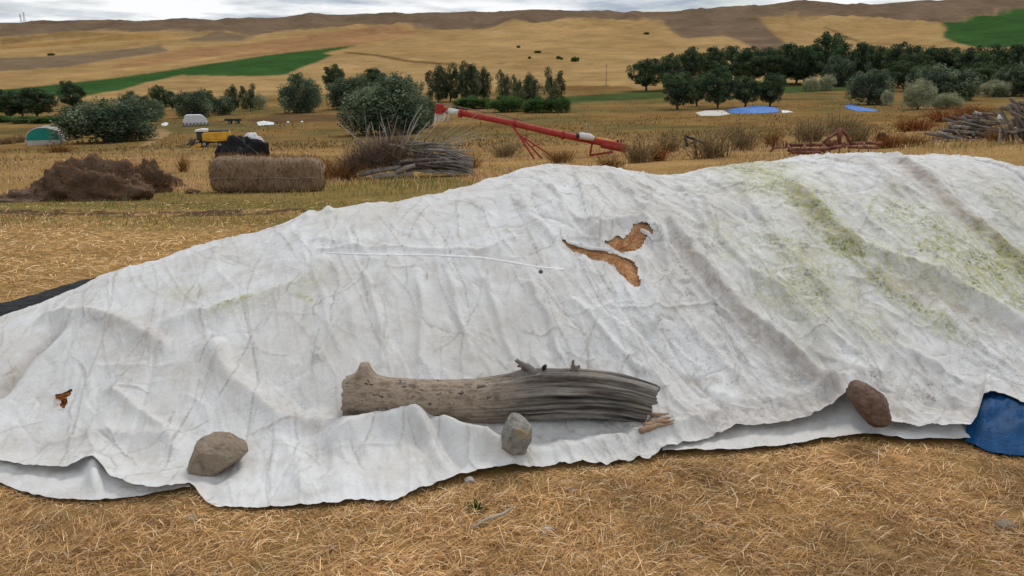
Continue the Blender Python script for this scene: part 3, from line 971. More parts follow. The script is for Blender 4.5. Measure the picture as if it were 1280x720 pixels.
def build_tarp():
    na, nt_, nb = 1000, 400, 60
    A = np.linspace(HEM_A[0] * 0.92, HEM_A[-1] * 0.95, na)
    YH = np.interp(A, HEM_A, HEM_P[:, 1]) + 0.010 * fbm(A * 40, 0.3, 0.7, 3)
    YHs = np.interp(A, *g_YH); YR = np.interp(A, *g_YR); ZR = np.interp(A, *g_ZR)
    t = np.linspace(0, 1, nt_)[:, None]
    Y1 = YHs + (YR - YHs) * t + (YH - YHs) * np.exp(-t / 0.05)
    tb = np.linspace(0, 1, nb + 1)[1:, None]
    Y2 = YR + (0.6 + 1.25 * ZR) * tb
    Y = np.concatenate([Y1, Y2])
    X = np.broadcast_to(A, Y.shape) * Y
    Z = tarp_z(X, Y)
    hole = np.zeros(X.shape, bool)
    for p in HOLE_W: hole |= in_poly(X, Y, p)
    keep = ~(hole[:-1, :-1] | hole[1:, 1:] | hole[1:, :-1] | hole[:-1, 1:])
    V = np.stack([X, Y, Z], -1).reshape(-1, 3)
    f = grid_faces(*X.shape, keep)
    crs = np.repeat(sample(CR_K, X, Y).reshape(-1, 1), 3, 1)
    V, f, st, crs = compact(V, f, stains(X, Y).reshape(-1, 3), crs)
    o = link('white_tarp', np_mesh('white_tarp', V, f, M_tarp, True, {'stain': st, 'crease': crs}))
    tag(o, 'large weathered white tarp with green algae stains draped over the silage heap', 'tarp')
    return o


TARP = build_tarp()


def strip_on_tarp(name, pts, w, lift, material, parent):
    pts = np.array(pts, float)
    d = []
    for p, q in zip(pts[:-1], pts[1:]):
        n = max(1, int(np.hypot(*(q - p)) / 4))
        for k in range(n): d.append(p + (q - p) * k / n)
    d.append(pts[-1]); d = np.array(d)
    c = on_tarp(d[:, 0], d[:, 1])
    tg = np.gradient(c[:, :2], axis=0); tg /= np.linalg.norm(tg, axis=1)[:, None] + 1e-9
    nrm = np.stack([-tg[:, 1], tg[:, 0]], 1)
    V, n = [], len(c)
    offs = np.linspace(-1, 1, 5)
    for i in range(n):
        ww = w * (0.75 + 0.5 * random.random())
        for k in offs:
            x, y = c[i, :2] + nrm[i] * k * ww
            V.append((x, y, lift * (1 - 0.7 * k * k)))
    V = np.array(V)
    V[:, 2] += tarp_z(V[:, 0], V[:, 1])
    return link(name, np_mesh(name, V, grid_faces(n, 5), material, True), parent)


M_seam = mat('seam_tape', (0.74, 0.74, 0.74), var=0.08, scale=9, rough=0.55)
strip_on_tarp('seam', [(408, 316), (440, 317.5), (480, 318.5), (540, 319), (600, 322), (640, 328), (672, 334), (705, 337)], .006, .004, M_seam, TARP)
eye = on_tarp([676], [340])[0]
bm = bmesh.new()
bmesh.ops.create_circle(bm, segments=14, radius=0.010, cap_ends=True, matrix=Matrix.Translation((0, 0, 0.003)))
bmesh.ops.create_cone(bm, segments=14, radius1=0.013, radius2=0.010, depth=0.004, cap_ends=False)
e_ob = bm_obj('eyelet', bm, M_dark, TARP)
e_ob.location = tuple(eye + np.array([0, -0.002, 0.004])); e_ob.rotation_euler = (0.5, 0, 0)

# torn lips of the cloth around the big tear: small curled rags
for pts, w in (([(708, 303), (735, 311), (762, 313)], .009), ([(801, 288), (810, 293), (817, 302)], .008)):
    strip_on_tarp('torn_lip', pts, w, .012, M_tarp, TARP)

# the silage under the cloth
def build_silage():
    A = np.linspace(HEM_A[0] * 0.8, HEM_A[-1] * 0.85, 300)
    YB = np.interp(A, *g_YB) + np.where(A > .33, 0.42, 0.10); YR = np.interp(A, *g_YR)
    t = np.linspace(0, 1, 120)[:, None]
    Y = YB + (YR + 0.5 - YB) * t
    X = A * Y
    Z = heap(X, Y) - 0.04 + 0.010 * fbm(X * 18, Y * 18, 0.4, 3)
    near = np.zeros(X.shape)
    for p in HOLE_W: near = np.maximum(near, np.exp(-(np.where(in_poly(X, Y, p), 0, dist_poly(X, Y, np.vstack([p, p[:1]]))) / .09) ** 2))
    Z = np.minimum(Z, tarp_z(X, Y) - .02)
    Z = Z * (1 - near) + (tarp_z(X, Y) - .022 + .006 * fbm(X * 18, Y * 18, 0.4, 3)) * near
    o = link('silage_heap', np_mesh('silage_heap', np.stack([X, Y, Z], -1).reshape(-1, 3), grid_faces(*X.shape), M_silage, True))
    tag(o, 'brown fermented silage showing through the tear in the white tarp', 'silage')
    # loose fibres in the tears
    P = []
    for p in HOLE_W:
        lo, hi = p.min(0), p.max(0)
        q = RNG.uniform(lo, hi, (1600, 2)); q = q[in_poly(q[:, 0], q[:, 1], p)]
        P.append(q)
    P = np.vstack(P)
    z = tarp_z(P[:, 0], P[:, 1]) - 0.018
    return o, np.column_stack([P, z])


SILAGE, SIL_P = build_silage()


# ------------------------------------------------------------------ blades (straw, grass, twigs as ribbons)
def ribbons(P0, D, L, W, bend, colr, flat=False):
    """bent ribbons: root P0, unit direction D, length L, width W, droop of the tip; returns verts, quads, colours"""
    n = len(P0)
    L = L[:, None]; W = W[:, None]; bend = bend[:, None]
    up = np.array([0, 0, 1.0])
    side = np.cross(D, up + RNG.normal(0, 0.35, (n, 3)))
    side /= np.linalg.norm(side, axis=1)[:, None] + 1e-9
    P1 = P0 + D * L * 0.55 + up * bend * L * 0.25
    P2 = P0 + D * L - up * bend * L * 0.35
    V = np.stack([P0 - side * W / 2, P0 + side * W / 2, P1 - side * W * .45, P1 + side * W * .45, P2 - side * W * .15, P2 + side * W * .15], 1).reshape(-1, 3)
    k = np.arange(n)[:, None] * 6
    Fq = np.stack([k + [[0, 1, 3, 2]], k + [[2, 3, 5, 4]]], 1).reshape(-1, 4)
    return V, Fq, np.repeat(colr, 6, 0)


STRAW_PAL = np.array([lin(196, 160, 100), lin(178, 138, 80), lin(160, 120, 66), lin(140, 104, 58), lin(206, 180, 126), lin(118, 86, 50), lin(168, 126, 66)])
STRAW_PAL = STRAW_PAL * np.array([1.90, 2.05, 2.95])
STRAW_W = np.array([.16, .22, .22, .14, .08, .08, .10])
C_blade_green = np.array([lin(92, 100, 50, 1.3), lin(120, 118, 66, 1.3), lin(134, 120, 70, 1.3)])


def pick(n, pal, w=None):
    c = pal[RNG.choice(len(pal), n, p=None if w is None else w / w.sum())]
    return c * RNG.uniform(0.6, 1.3, (n, 1))


def lying(n, el=0.22):
    th = RNG.uniform(0, 2 * np.pi, n); e = np.abs(RNG.normal(0, el, n))
    return np.stack([np.cos(th) * np.cos(e), np.sin(th) * np.cos(e), np.sin(e)], 1)


LOW = np.array([(-420, 590), (-150, 598), (0, 606), (20, 614), (42, 622), (75, 626), (110, 628), (140, 627), (175, 622), (200, 617), (243, 611), (250, 622), (270, 635), (330, 636), (410, 634), (440, 627), (490, 629), (510, 617), (558, 603), (590, 594), (640, 591), (700, 584), (765, 582), (812, 577), (828, 568),
                (850, 568), (920, 566), (960, 563), (1000, 558), (1030, 552), (1055, 549), (1080, 546), (1105, 549), (1130, 553), (1180, 553), (1206, 553), (1222, 560), (1240, 567), (1265, 571), (1300, 573), (1400, 575), (1700, 580)], float)
LOW_P = at_Z(LOW[:, 0], LOW[:, 1], .012)
LOW_A = LOW_P[:, 0] / LOW_P[:, 1]


def straw_field():
    # 1: the trampled hay in front of the tarp
    n = 270000
    Y = 1.75 + 2.15 * RNG.random(n) ** 1.15
    X = RNG.uniform(-1, 1, n) * (1.15 + 0.86 * Y)
    YH = np.interp(X / Y, LOW_A, LOW_P[:, 1])
    k = Y < YH + 0.01
    clump = fbm(X * 5, Y * 5, 1.4, 3)
    k &= RNG.random(n) < np.clip(0.78 + 1.5 * clump, 0.16, 1)
    X, Y, clump = X[k], Y[k], clump[k]; n = len(X)
    z = terr(X, Y) + RNG.uniform(-.004, .022, n) + 0.02 * np.clip(clump, 0, 1)
    hd = np.interp(X / Y, LOW_A, LOW_P[:, 1]) - Y
    z = np.where(hd < 0.07, np.minimum(z, terr(X, Y) + .006), z)
    L = RNG.uniform(.02, .10, n) * np.where(hd < .1, .6, 1); W = RNG.uniform(.0012, .0030, n)
    D = lying(n, 0.2)
    flow = fbm(X * 1.5, Y * 1.5, 6.1, 2) * 3
    th = np.arctan2(D[:, 1], D[:, 0]); 
    D[:, 0], D[:, 1] = np.where(RNG.random(n) < .45, np.cos(flow + 0.4 * th), D[:, 0]), np.where(RNG.random(n) < .45, np.sin(flow + 0.4 * th), D[:, 1])
    D[:, 2] = np.where(hd < .12, D[:, 2] * .2, D[:, 2])
    D /= np.linalg.norm(D, axis=1)[:, None]
    c = pick(n, STRAW_PAL, STRAW_W) * (0.95 + 0.50 * np.clip(fbm(X * 2, Y * 2, 9.4, 3), -.6, .6))[:, None]
    V, Fq, C = ribbons(np.column_stack([X, Y, z]), D, L, W, RNG.uniform(0, .35, n), c)
    tag(link('hay_litter', np_mesh('hay_litter', V, Fq, M_straw, False, {'col': C})), 'dry golden hay litter trampled flat in front of the white tarp', 'hay', kind='stuff')
    # 2: cut straw beyond the heap, down to the ditch
    n = 90000
    Y = np.exp(RNG.uniform(np.log(4.0), np.log(17), n)); X = RNG.uniform(-0.95, 0.95, n) * Y
    aa = X / Y
    YHb = np.interp(aa, *g_YR) + 0.55 + 1.2 * np.interp(aa, *g_ZR)
    k = (Y > YHb) & ~((Y < 6.3) & (X < -2.2) & (X > -5.2) & (Y > 4.5) & (Y < 4.9 + 0.0 * X))
    k &= ~(in_poly(X, Y, DIRT_W) & (fbm(X * 1.6, Y * 3, 4.8, 3) > -.12) & (RNG.random(n) < .85))
    X, Y = X[k], Y[k]; n = len(X)
    z = terr(X, Y) + RNG.uniform(-.004, .02, n)
    L = RNG.uniform(.05, .15, n); W = RNG.uniform(.003, .007, n) * (0.5 + Y / 14)
    olive = .8 * (sstep(9, 11.5, Y) * sstep(-.35, .15, fbm(X / 3, Y / 1.6, 2.9, 3)) * sstep(3, -2, X))
    c = pick(n, STRAW_PAL * 1.12, STRAW_W) * (1 + .3 * fbm(X * .8, Y * .8, 3.3, 3))[:, None]
    olive = np.where(in_poly(X, Y, OLIVE_W), .95, olive)
    c = np.where((RNG.random(n) < olive * .75)[:, None], pick(n, C_blade_green), c)
    V, Fq, C = ribbons(np.column_stack([X, Y, z]), lying(n, 0.16), L, W, RNG.uniform(0, .3, n), c)
    tag(link('cut_straw', np_mesh('cut_straw', V, Fq, M_straw, False, {'col': C})), 'pale cut straw stubble spread over the ground behind the tarp', 'straw', kind='stuff')
    # 3: standing dry grass of the slope
    n = 120000
    Y = np.exp(RNG.uniform(np.log(11), np.log(75), n)); X = RNG.uniform(-0.85, 0.85, n) * Y
    pxx, _ = project(X, Y, terr(X, Y, False))
    dens = np.clip(0.55 + 1.3 * fbm(X / 3.5, Y / 4.5, 5.5, 3), 0, 1)
    right = sstep(0.2, 0.42, X / Y)
    tall = sstep(17, 24, Y + 6 * right * -1) * (1 - 0.0 * right)
    k = RNG.random(n) < dens * (0.45 + .55 * tall)
    k &= ~(in_poly(X, Y, DIRT_W) & (RNG.random(n) < .9))
    k &= ~((right > .5) & (Y < 21) & (RNG.random(n) < .6))
    X, Y, tall, dens = X[k], Y[k], tall[k], dens[k]; n = len(X)
    z = terr(X, Y) - .01
    h = RNG.uniform(.10, .26, n) + RNG.uniform(.05, .40, n) * tall * dens
    h *= 0.58 + 0.6 * np.clip(fbm(X / 5, Y / 5, 8.2, 2), -.5, .6)
    th = RNG.uniform(0, 2 * np.pi, n); e = np.clip(RNG.normal(1.1, .28, n), .3, 1.5)
    D = np.stack([np.cos(th) * np.cos(e), np.sin(th) * np.cos(e), np.sin(e)], 1)
    W = RNG.uniform(.006, .014, n) * (0.4 + Y / 26)
    lf = sstep(.15, -.15, X / Y)
    olive = sstep(0.02, .3, fbm(X / 7, Y / 9, 4.1, 3)) * .5 + sstep(21, 15, Y) * .75 * lf
    c = pick(n, STRAW_PAL * np.array([0.90, 0.90, 1.0]), STRAW_W) * (0.92 + .35 * fbm(X / 6, Y / 6, 1.3, 3))[:, None]
    olive = np.where(in_poly(X, Y, OLIVE_W), .8, olive)
    c = np.where((RNG.random(n) < olive)[:, None], pick(n, C_blade_green), c)
    V, Fq, C = ribbons(np.column_stack([X, Y, z]), D, h, W, RNG.uniform(0, .4, n), c)
    tag(link('standing_dry_grass', np_mesh('standing_dry_grass', V, Fq, M_straw, False, {'col': C})), 'standing dry yellow grass on the slope below the heap', 'grass', kind='stuff')
    # 4: tufts and low scrub of the valley floor
    n = 34000
    Y = np.exp(RNG.uniform(np.log(58), np.log(300), n)); X = RNG.uniform(-0.8, 0.8, n) * Y
    k = RNG.random(n) < np.clip(.35 + 1.6 * fbm(X / 14, Y / 22, 3.6, 3), .04, 1)
    for nm, poly, _c in FIELD_W:
        if nm in ('grass_strip', 'track', 'bank'): k &= ~in_poly(X, Y, poly)
    X, Y = X[k], Y[k]; n = len(X)
    th = RNG.uniform(0, 2 * np.pi, n); e = RNG.uniform(.25, 1.3, n)
    D = np.stack([np.cos(th) * np.cos(e), np.sin(th) * np.cos(e), np.sin(e)], 1)
    tone = fbm(X / 18, Y / 26, 7.7, 3)[:, None]
    pal = np.array([lin(150, 118, 74), lin(128, 102, 62), lin(112, 100, 62), lin(102, 82, 56), lin(140, 100, 64)]) * 1.1
    c = pick(n, pal) * (1 + .4 * tone)
    V, Fq, C = ribbons(np.column_stack([X, Y, terr(X, Y) - .02]), D, RNG.uniform(.15, .55, n), RNG.uniform(.05, .14, n) * (Y / 110) ** .6, RNG.uniform(0, .5, n), c)
    tag(link('meadow_tufts', np_mesh('meadow_tufts', V, Fq, M_straw, False, {'col': C})), 'scattered dry tufts over the valley floor around the yard and the blue sheets', 'grass', kind='stuff')
    # fibres in the tear
    n = len(SIL_P)
    V, Fq, C = ribbons(SIL_P, lying(n, .25), RNG.uniform(.015, .05, n), RNG.uniform(.001, .0025, n), RNG.uniform(0, .3, n), pick(n, np.array([lin(205, 140, 80, 1), lin(175, 110, 58, 1), lin(130, 76, 40, 1)])))
    tag(link('silage_fibres', np_mesh('silage_fibres', V, Fq, M_straw, False, {'col': C}), SILAGE), kind='stuff')


straw_field()

# ------------------------------------------------------------------ second sheet, fold, blue tarp, black plastic
def sheet_between(name, outer, inner, zfun, material, parent=None, n=220, m=24):
    """cloth between two ground curves given along the hem"""
    def rs(c):
        c = np.array(c, float); d = np.r_[0, np.cumsum(np.hypot(*np.diff(c, axis=0).T))]
        t = np.linspace(0, d[-1], n)
        return np.column_stack([np.interp(t, d, c[:, 0]), np.interp(t, d, c[:, 1])])
    a, b = rs(outer), rs(inner)
    t = np.linspace(0, 1, m)[:, None, None]
    P = a[None] * (1 - t) + b[None] * t
    X, Y = P[..., 0], P[..., 1]
    Z = zfun(X, Y, np.broadcast_to(t[..., 0], X.shape)) + .010 * ridged(X * 7, Y * 9, 1.7, 3) + .0015 * ridged(X * 30, Y * 30, 2.7, 2)
    Z = np.maximum(np.minimum(Z, np.where((Y > np.interp(X / Y, HEM_A, HEM_P[:, 1]) - .03) & (Y < np.interp(X / Y, *g_YB) + .6), np.maximum(tarp_z(X, Y) - .014, .006), 9)), .005)
    st = np.zeros((X.size, 3)); st[:, 1] = .15
    return link(name, np_mesh(name, np.stack([X, Y, Z], -1).reshape(-1, 3), grid_faces(m, n), material, True, {'stain': st}), parent)


gz = lambda pts, z=0.012: at_Z([p for p, _ in pts], [r for _, r in pts], z)[:, :2]
_o = [(828, 568), (850, 568), (920, 566), (960, 563), (1000, 558), (1030, 552), (1055, 549), (1080, 546), (1105, 549), (1130, 553), (1180, 553), (1236, 551)]
_i = [(828, 535), (850, 520), (920, 490), (960, 480), (1000, 472), (1030, 440), (1055, 430), (1080, 430), (1105, 440), (1130, 450), (1180, 470), (1236, 470)]
u = sheet_between('white_undersheet', gz(_o), gz(_i), lambda X, Y, t: 0.010 + 0.78 * np.interp(X / Y, *g_LF) * np.clip(t / .33, 0, 1) ** .8 + 0.010 * np.clip(fbm(X * 6, Y * 6, 2.2, 3), -.3, 1) * np.sin(np.pi * t) ** .5 + 0.012 * np.exp(-t / .06), M_tarp)
tag(u, 'cleaner white lower sheet peeking out below the tarp hem at right', 'sheet')
_o = [(-400, 590), (-150, 598), (0, 606), (20, 614), (42, 622), (75, 626), (110, 628), (140, 627), (175, 622), (200, 617), (238, 612)]
_i = [(-400, 540), (-150, 550), (0, 560), (20, 565), (42, 565), (75, 565), (110, 560), (140, 565), (175, 575), (200, 580), (238, 590)]
def _foldz(X, Y, t):
    fx = dist_poly(X, Y, gz([(118, 626), (120, 600), (116, 575)]))
    return 0.012 + 0.02 * np.sin(np.pi * t * .5) + 0.05 * np.exp(-(fx / .03) ** 2) * sstep(0, .3, t) + 0.015 * fbm(X * 7, Y * 7, 5.2, 2) * np.sin(np.pi * t)
sheet_between('turned_under_fold', gz(_o), gz(_i), _foldz, M_tarp, TARP)

# blue tarp bunched out at the right end
_o = [(1206, 552), (1222, 560), (1240, 567), (1265, 571), (1300, 573), (1400, 575), (1550, 580)]
_i = [(1206, 500), (1222, 498), (1240, 497), (1265, 499), (1300, 503), (1400, 510), (1550, 520)]
b_ = sheet_between('blue_tarp', gz(_o), gz(_i), lambda X, Y, t: 0.008 + 0.11 * np.sin(np.pi * np.clip(t * .62, 0, 1)) ** .7 * (0.7 + .6 * fbm(X * 5, Y * 5, 1.2, 2)) * sstep(0, .25, (X - X.min()) / .9) ** .35 + 0.06 * ridged(X * 6 + 1.5 * Y, Y * 6, 3.0, 3) * np.sin(np.pi * np.clip(t * .7, 0, 1)), M_blue)
tag(b_, 'crumpled dark blue tarp pushing out under the white tarp at far right', 'tarp')

# black plastic behind the left end
_i = [(-400, 395), (-150, 396), (0, 387), (30, 379), (60, 371), (90, 362), (132, 352), (200, 345)]
_o = [(-400, 470), (-150, 450), (0, 430), (30, 420), (60, 410), (90, 398), (132, 380), (200, 365)]
bp_ = sheet_between('black_plastic_sheet', gz(_o), gz(_i), lambda X, Y, t: 0.012 + 0.10 * np.sin(np.pi * t) ** .6 + 0.02 * fbm(X * 5, Y * 5, 4, 3) * np.sin(np.pi * t), M_black)
tag(bp_, 'strip of black plastic lying behind the left end of the white tarp', 'plastic sheet')


# ------------------------------------------------------------------ the log
def log_material():
    m = mat('weathered_log', (0.25, 0.215, 0.18), var=0.3, scale=7, rough=0.9, bump=0, stretch=(1, 1, 1), coord='UV', detail=8)
    nt = m.node_tree; L = nt.links.new
    b = next(n for n in nt.nodes if n.type == 'BSDF_PRINCIPLED')
    t = N(nt, 'ShaderNodeTexCoord')
    a = N(nt, 'ShaderNodeAttribute'); a.attribute_name = 'grey'
    sepc = N(nt, 'ShaderNodeSeparateColor'); L(a.outputs['Color'], sepc.inputs[0])
    mp = N(nt, 'ShaderNodeMapping'); mp.inputs['Scale'].default_value = (2.2, 34, 1); L(t.outputs['UV'], mp.inputs[0])
    g = N(nt, 'ShaderNodeTexNoise'); g.inputs['Scale'].default_value = 1.0; g.inputs['Detail'].default_value = 8; g.inputs['Roughness'].default_value = .65; L(mp.outputs[0], g.inputs['Vector'])
    sp = N(nt, 'ShaderNodeMapping'); sp.inputs['Scale'].default_value = (9, 22, 1); L(t.outputs['UV'], sp.inputs[0])
    s = N(nt, 'ShaderNodeTexNoise'); s.inputs['Scale'].default_value = 1.4; s.inputs['Detail'].default_value = 7; s.inputs['Roughness'].default_value = .7; L(sp.outputs[0], s.inputs['Vector'])
    tan = N(nt, 'ShaderNodeValToRGB'); e = tan.color_ramp.elements
    e[0].position = .34; e[0].color = (.15, .105, .07, 1); e[1].position = .62; e[1].color = (.42, .34, .26, 1)
    L(s.outputs['Fac'], tan.inputs[0])
    gry = N(nt, 'ShaderNodeValToRGB'); e = gry.color_ramp.elements
    e[0].position = .40; e[0].color = (.038, .032, .028, 1); e[1].position = .62; e[1].color = (.27, .25, .225, 1)
    L(g.outputs['Fac'], gry.inputs[0])
    pt = N(nt, 'ShaderNodeTexNoise'); pt.inputs['Scale'].default_value = 3.2; pt.inputs['Detail'].default_value = 5; L(t.outputs['Object'], pt.inputs['Vector'])
    pr = N(nt, 'ShaderNodeMapRange'); pr.inputs['From Min'].default_value = .42; pr.inputs['From Max'].default_value = .62; pr.inputs['To Min'].default_value = .72; L(pt.outputs['Fac'], pr.inputs['Value'])
    pm = N(nt, 'ShaderNodeMath', operation='MULTIPLY'); L(sepc.outputs['Red'], pm.inputs[0]); L(pr.outputs[0], pm.inputs[1])
    x = N(nt, 'ShaderNodeMixRGB'); L(pm.outputs[0], x.inputs[0]); L(tan.outputs[0], x.inputs[1]); L(gry.outputs[0], x.inputs[2])
    # peeled bark flecks
    fl = N(nt, 'ShaderNodeMapRange'); fl.inputs['From Min'].default_value = .555; fl.inputs['From Max'].default_value = .62; L(s.outputs['Fac'], fl.inputs['Value'])
    fm = N(nt, 'ShaderNodeMath', operation='MULTIPLY'); L(fl.outputs[0], fm.inputs[0]); L(sepc.outputs['Green'], fm.inputs[1])
    x2 = N(nt, 'ShaderNodeMixRGB'); L(fm.outputs[0], x2.inputs[0]); L(x.outputs[0], x2.inputs[1]); x2.inputs[2].default_value = (.035, .03, .027, 1)
    bk = N(nt, 'ShaderNodeMapping'); bk.inputs['Scale'].default_value = (7, 13, 1); L(t.outputs['UV'], bk.inputs[0])
    bn = N(nt, 'ShaderNodeTexNoise'); bn.inputs['Scale'].default_value = 1.0; bn.inputs['Detail'].default_value = 9; bn.inputs['Roughness'].default_value = .7; L(bk.outputs[0], bn.inputs['Vector'])
    br = N(nt, 'ShaderNodeMapRange'); br.inputs['From Min'].default_value = .54; br.inputs['From Max'].default_value = .62; br.inputs['To Max'].default_value = .8; L(bn.outputs['Fac'], br.inputs['Value'])
    bm_ = N(nt, 'ShaderNodeMath', operation='MULTIPLY'); L(br.outputs[0], bm_.inputs[0]); L(sepc.outputs['Green'], bm_.inputs[1])
    x5 = N(nt, 'ShaderNodeMixRGB'); L(bm_.outputs[0], x5.inputs[0]); L(x2.outputs[0], x5.inputs[1]); x5.inputs[2].default_value = (.095, .078, .065, 1)
    L(x5.outputs[0], b.inputs['Base Color'])
    bp = N(nt, 'ShaderNodeBump'); bp.inputs['Strength'].default_value = .9; bp.inputs['Distance'].default_value = .006
    ad = N(nt, 'ShaderNodeMath', operation='ADD'); L(g.outputs['Fac'], ad.inputs[0]); L(s.outputs['Fac'], ad.inputs[1])
    L(ad.outputs[0], bp.inputs['Height']); L(bp.outputs[0], b.inputs['Normal'])
    return m


def build_log():
    M_log = log_material()
    #        px,  centre row, radius px
    ctrl = [(434, 495.5, 24), (455, 496, 26), (500, 498, 25), (560, 501, 26), (600, 501, 28), (640, 497, 31), (690, 492, 32), (730, 492, 31), (765, 495, 29), (792, 500, 27.5), (810, 505, 26)]
    pts = []
    for px, row, rp in ctrl:
        r = rp * 3.75 / F
        lo = march([px], [row], lambda X, Y: heap(X, Y) + .02 + r * 0.8, YT2)[0]
        pts.append((px, row, rp, lo[1]))
    pts = np.array(pts)
    k = np.polyfit(pts[:, 0], pts[:, 3], 1)
    P = []
    for px, row, rp, _ in pts:
        p = at_Y(px, row, float(np.polyval(k, px)))
        P.append((*p, rp * depth(p) / F))
    P = np.array(P)
    root = thing('log', 'thick weathered grey log with branch stubs lying across the tarp', 'log', (P[5, 0], P[5, 1], P[5, 2] - P[5, 3]))
    org = np.array(root.location)
    d = np.r_[0, np.cumsum(np.linalg.norm(np.diff(P[:, :3], axis=0), axis=1))]
    nu, nv = 300, 240
    u = np.linspace(0, d[-1], nu)
    from_s = lambda j: np.interp(u, d, P[:, j])
    kern = np.exp(-0.5 * (np.arange(-24, 25) / 9.0) ** 2); kern /= kern.sum()
    sm = lambda v: np.convolve(np.concatenate([2 * v[0] - v[24:0:-1], v, 2 * v[-1] - v[-2:-26:-1]]), kern, 'valid')
    C = np.stack([sm(from_s(0)), sm(from_s(1)), sm(from_s(2))], 1); R = sm(from_s(3))
    T = np.gradient(C, axis=0); T /= np.linalg.norm(T, axis=1)[:, None]
    Bn = np.cross(T, [0, 0, 1.0]); Bn /= np.linalg.norm(Bn, axis=1)[:, None]
    Up = np.cross(Bn, T)
    th = np.linspace(0, 2 * np.pi, nv, endpoint=False)
    U, TH = np.meshgrid(u / d[-1], th, indexing='ij')
    right = sstep(.36, .62, U + .06 * fbm(U * 5, np.cos(TH), np.sin(TH), 2))
    cx, cy = np.cos(TH), np.sin(TH)
    grain = ridged(U * 2.2, cx * 3.2 + 4, cy * 3.2, 3)
    crack = -sstep(.62, .95, ridged(U * 1.6 + 3, cx * 4.2, cy * 4.2, 1))
    r = R[:, None] * (1 + .05 * fbm(U * 3, cx, cy, 3) + right * (.022 * grain + .055 * fbm(U * 9, cx * 7, cy * 7, 4) - .02 + .08 * crack) + (1 - right) * .012 * fbm(U * 30, cx * 5, cy * 5, 3))
    rc = random.Random(12)
    for q in range(9):
        t0 = rc.uniform(-.9, 3.1); u0 = rc.uniform(.34, .62); u1 = min(1.05, u0 + rc.uniform(.25, .6)); dp = rc.uniform(.12, .42); wd = rc.uniform(.02, .05)
        path = t0 + .22 * (U - .5) * rc.uniform(-1, 1) + .10 * fbm(U * 4, q * 3.3, .5, 3)
        dd = np.abs(np.angle(np.exp(1j * (TH - path))))
        r = r * (1 - dp * np.exp(-(dd / wd) ** 1.4) * sstep(u0, u0 + .12, U) * sstep(u1, u1 - .12, U))
    # swelling where branches left, ragged right end
    knot = np.exp(-((U - .055) / .05) ** 2) * np.exp(-((np.angle(np.exp(1j * (TH - np.pi / 2)))) / .55) ** 2)
    r = r * (1 + .30 * knot)
    peak = np.exp(-((U - .066 + .035 * (r / R[:, None] - 1)) / .020) ** 2) * np.exp(-((np.angle(np.exp(1j * (TH - np.pi / 2)))) / .30) ** 2)
    r = r * (1 + .62 * np.minimum(peak, .62))
    knot2 = np.exp(-((U - .60) / .05) ** 2) * np.exp(-((np.angle(np.exp(1j * (TH - 1.5)))) / .5) ** 2)
    r = r * (1 + .10 * knot2)
    V = C[:, None] + r[..., None] * (cx[..., None] * Bn[:, None] + cy[..., None] * Up[:, None])
    endm = sstep(.90, 1.0, U)
    V = V + (T[-1] * (.035 * (0.4 * cy + fbm(cx * 2.5, cy * 2.5, .4, 3))[..., None] + 0.0)) * endm[..., None]
    endl = sstep(.06, 0.0, U)
    V = V + (T[0] * (.03 * (fbm(cx * 2, cy * 2, 5.4, 2) - .4 * cx)[..., None])) * endl[..., None]
    i = np.arange(nu * nv).reshape(nu, nv)
    f = np.stack([i[:-1], np.roll(i[:-1], -1, 1), np.roll(i[1:], -1, 1), i[1:]], -1).reshape(-1, 4)
    # end caps as shrinking rings
    Vs, Fs = [V.reshape(-1, 3)], [f]
    UVs = [np.stack([U * 1.5, TH / (2 * np.pi) * .65], -1).reshape(-1, 2)]
    gr = [np.stack([right, (1 - right) * 1.0 + right * .25, 0 * U], -1).reshape(-1, 3)]
    base = nu * nv
    for e, sgn in ((0, -1), (nu - 1, 1)):
        prev = i[e]
        cen = V[e].mean(0)
        for q, s in enumerate((.96, .8, .55, .3, .08)):
            ring = cen + (V[e] - cen) * s + T[e] * sgn * (.002 + .006 * fbm(cx[e] * 2 * s, cy[e] * 2 * s, q * .3, 2))[:, None]
            Vs.append(ring); UVs.append(np.stack([np.full(nv, q * .12), th / (2 * np.pi) * .65], 1)); gr.append(np.tile([[.8, .4, 0]], (nv, 1)))
            cur = base + np.arange(nv); base += nv
            ff = np.stack([prev, np.roll(prev, -1), np.roll(cur, -1), cur], -1)
            Fs.append(ff if sgn > 0 else ff[:, ::-1]); prev = cur
    V = np.vstack(Vs) - org
    link('trunk', np_mesh('trunk', V, np.vstack(Fs)[:, ::-1], M_log, True, {'grey': np.vstack(gr)}, uv=np.vstack(UVs)), root)

    def stub(name, path, radii, material, seg=12):
        bm = bmesh.new()
        q = [np.array(p) - org for p in path]
        n = 10
        tt = np.linspace(0, len(q) - 1, n)
        pp = [np.array([np.interp(t, range(len(q)), [a[k] for a in q]) for k in range(3)]) + RNG.normal(0, .002, 3) for t in tt]
        rr = [float(np.interp(t, range(len(radii)), radii)) * random.uniform(.85, 1.15) for t in tt]
        add_tube(bm, pp, rr, seg)
        o = bm_obj(name, bm, material, root, True)
        return o
    at = lambda px, row, dy=0.0: at_Y(px, row, float(np.polyval(k, px)) + dy)
    stub('branch_stub', [at(668, 466), at(657, 457), at(645, 450)], [.022, .013, .010], M_greywood)
    stub('branch_stub', [at(655, 460), at(651, 456), at(648, 458)], [.012, .009, .006], M_brownwood)
    stub('branch_stub', [at(680, 462), at(682, 456)], [.012, .007], M_dark)
    stub('branch_stub', [at(716, 466), at(717, 456), at(716, 450)], [.016, .012, .005], M_brownwood)
    stub('branch_stub', [at(719, 463), at(723, 457), at(724, 460)], [.010, .007, .003], M_brownwood)
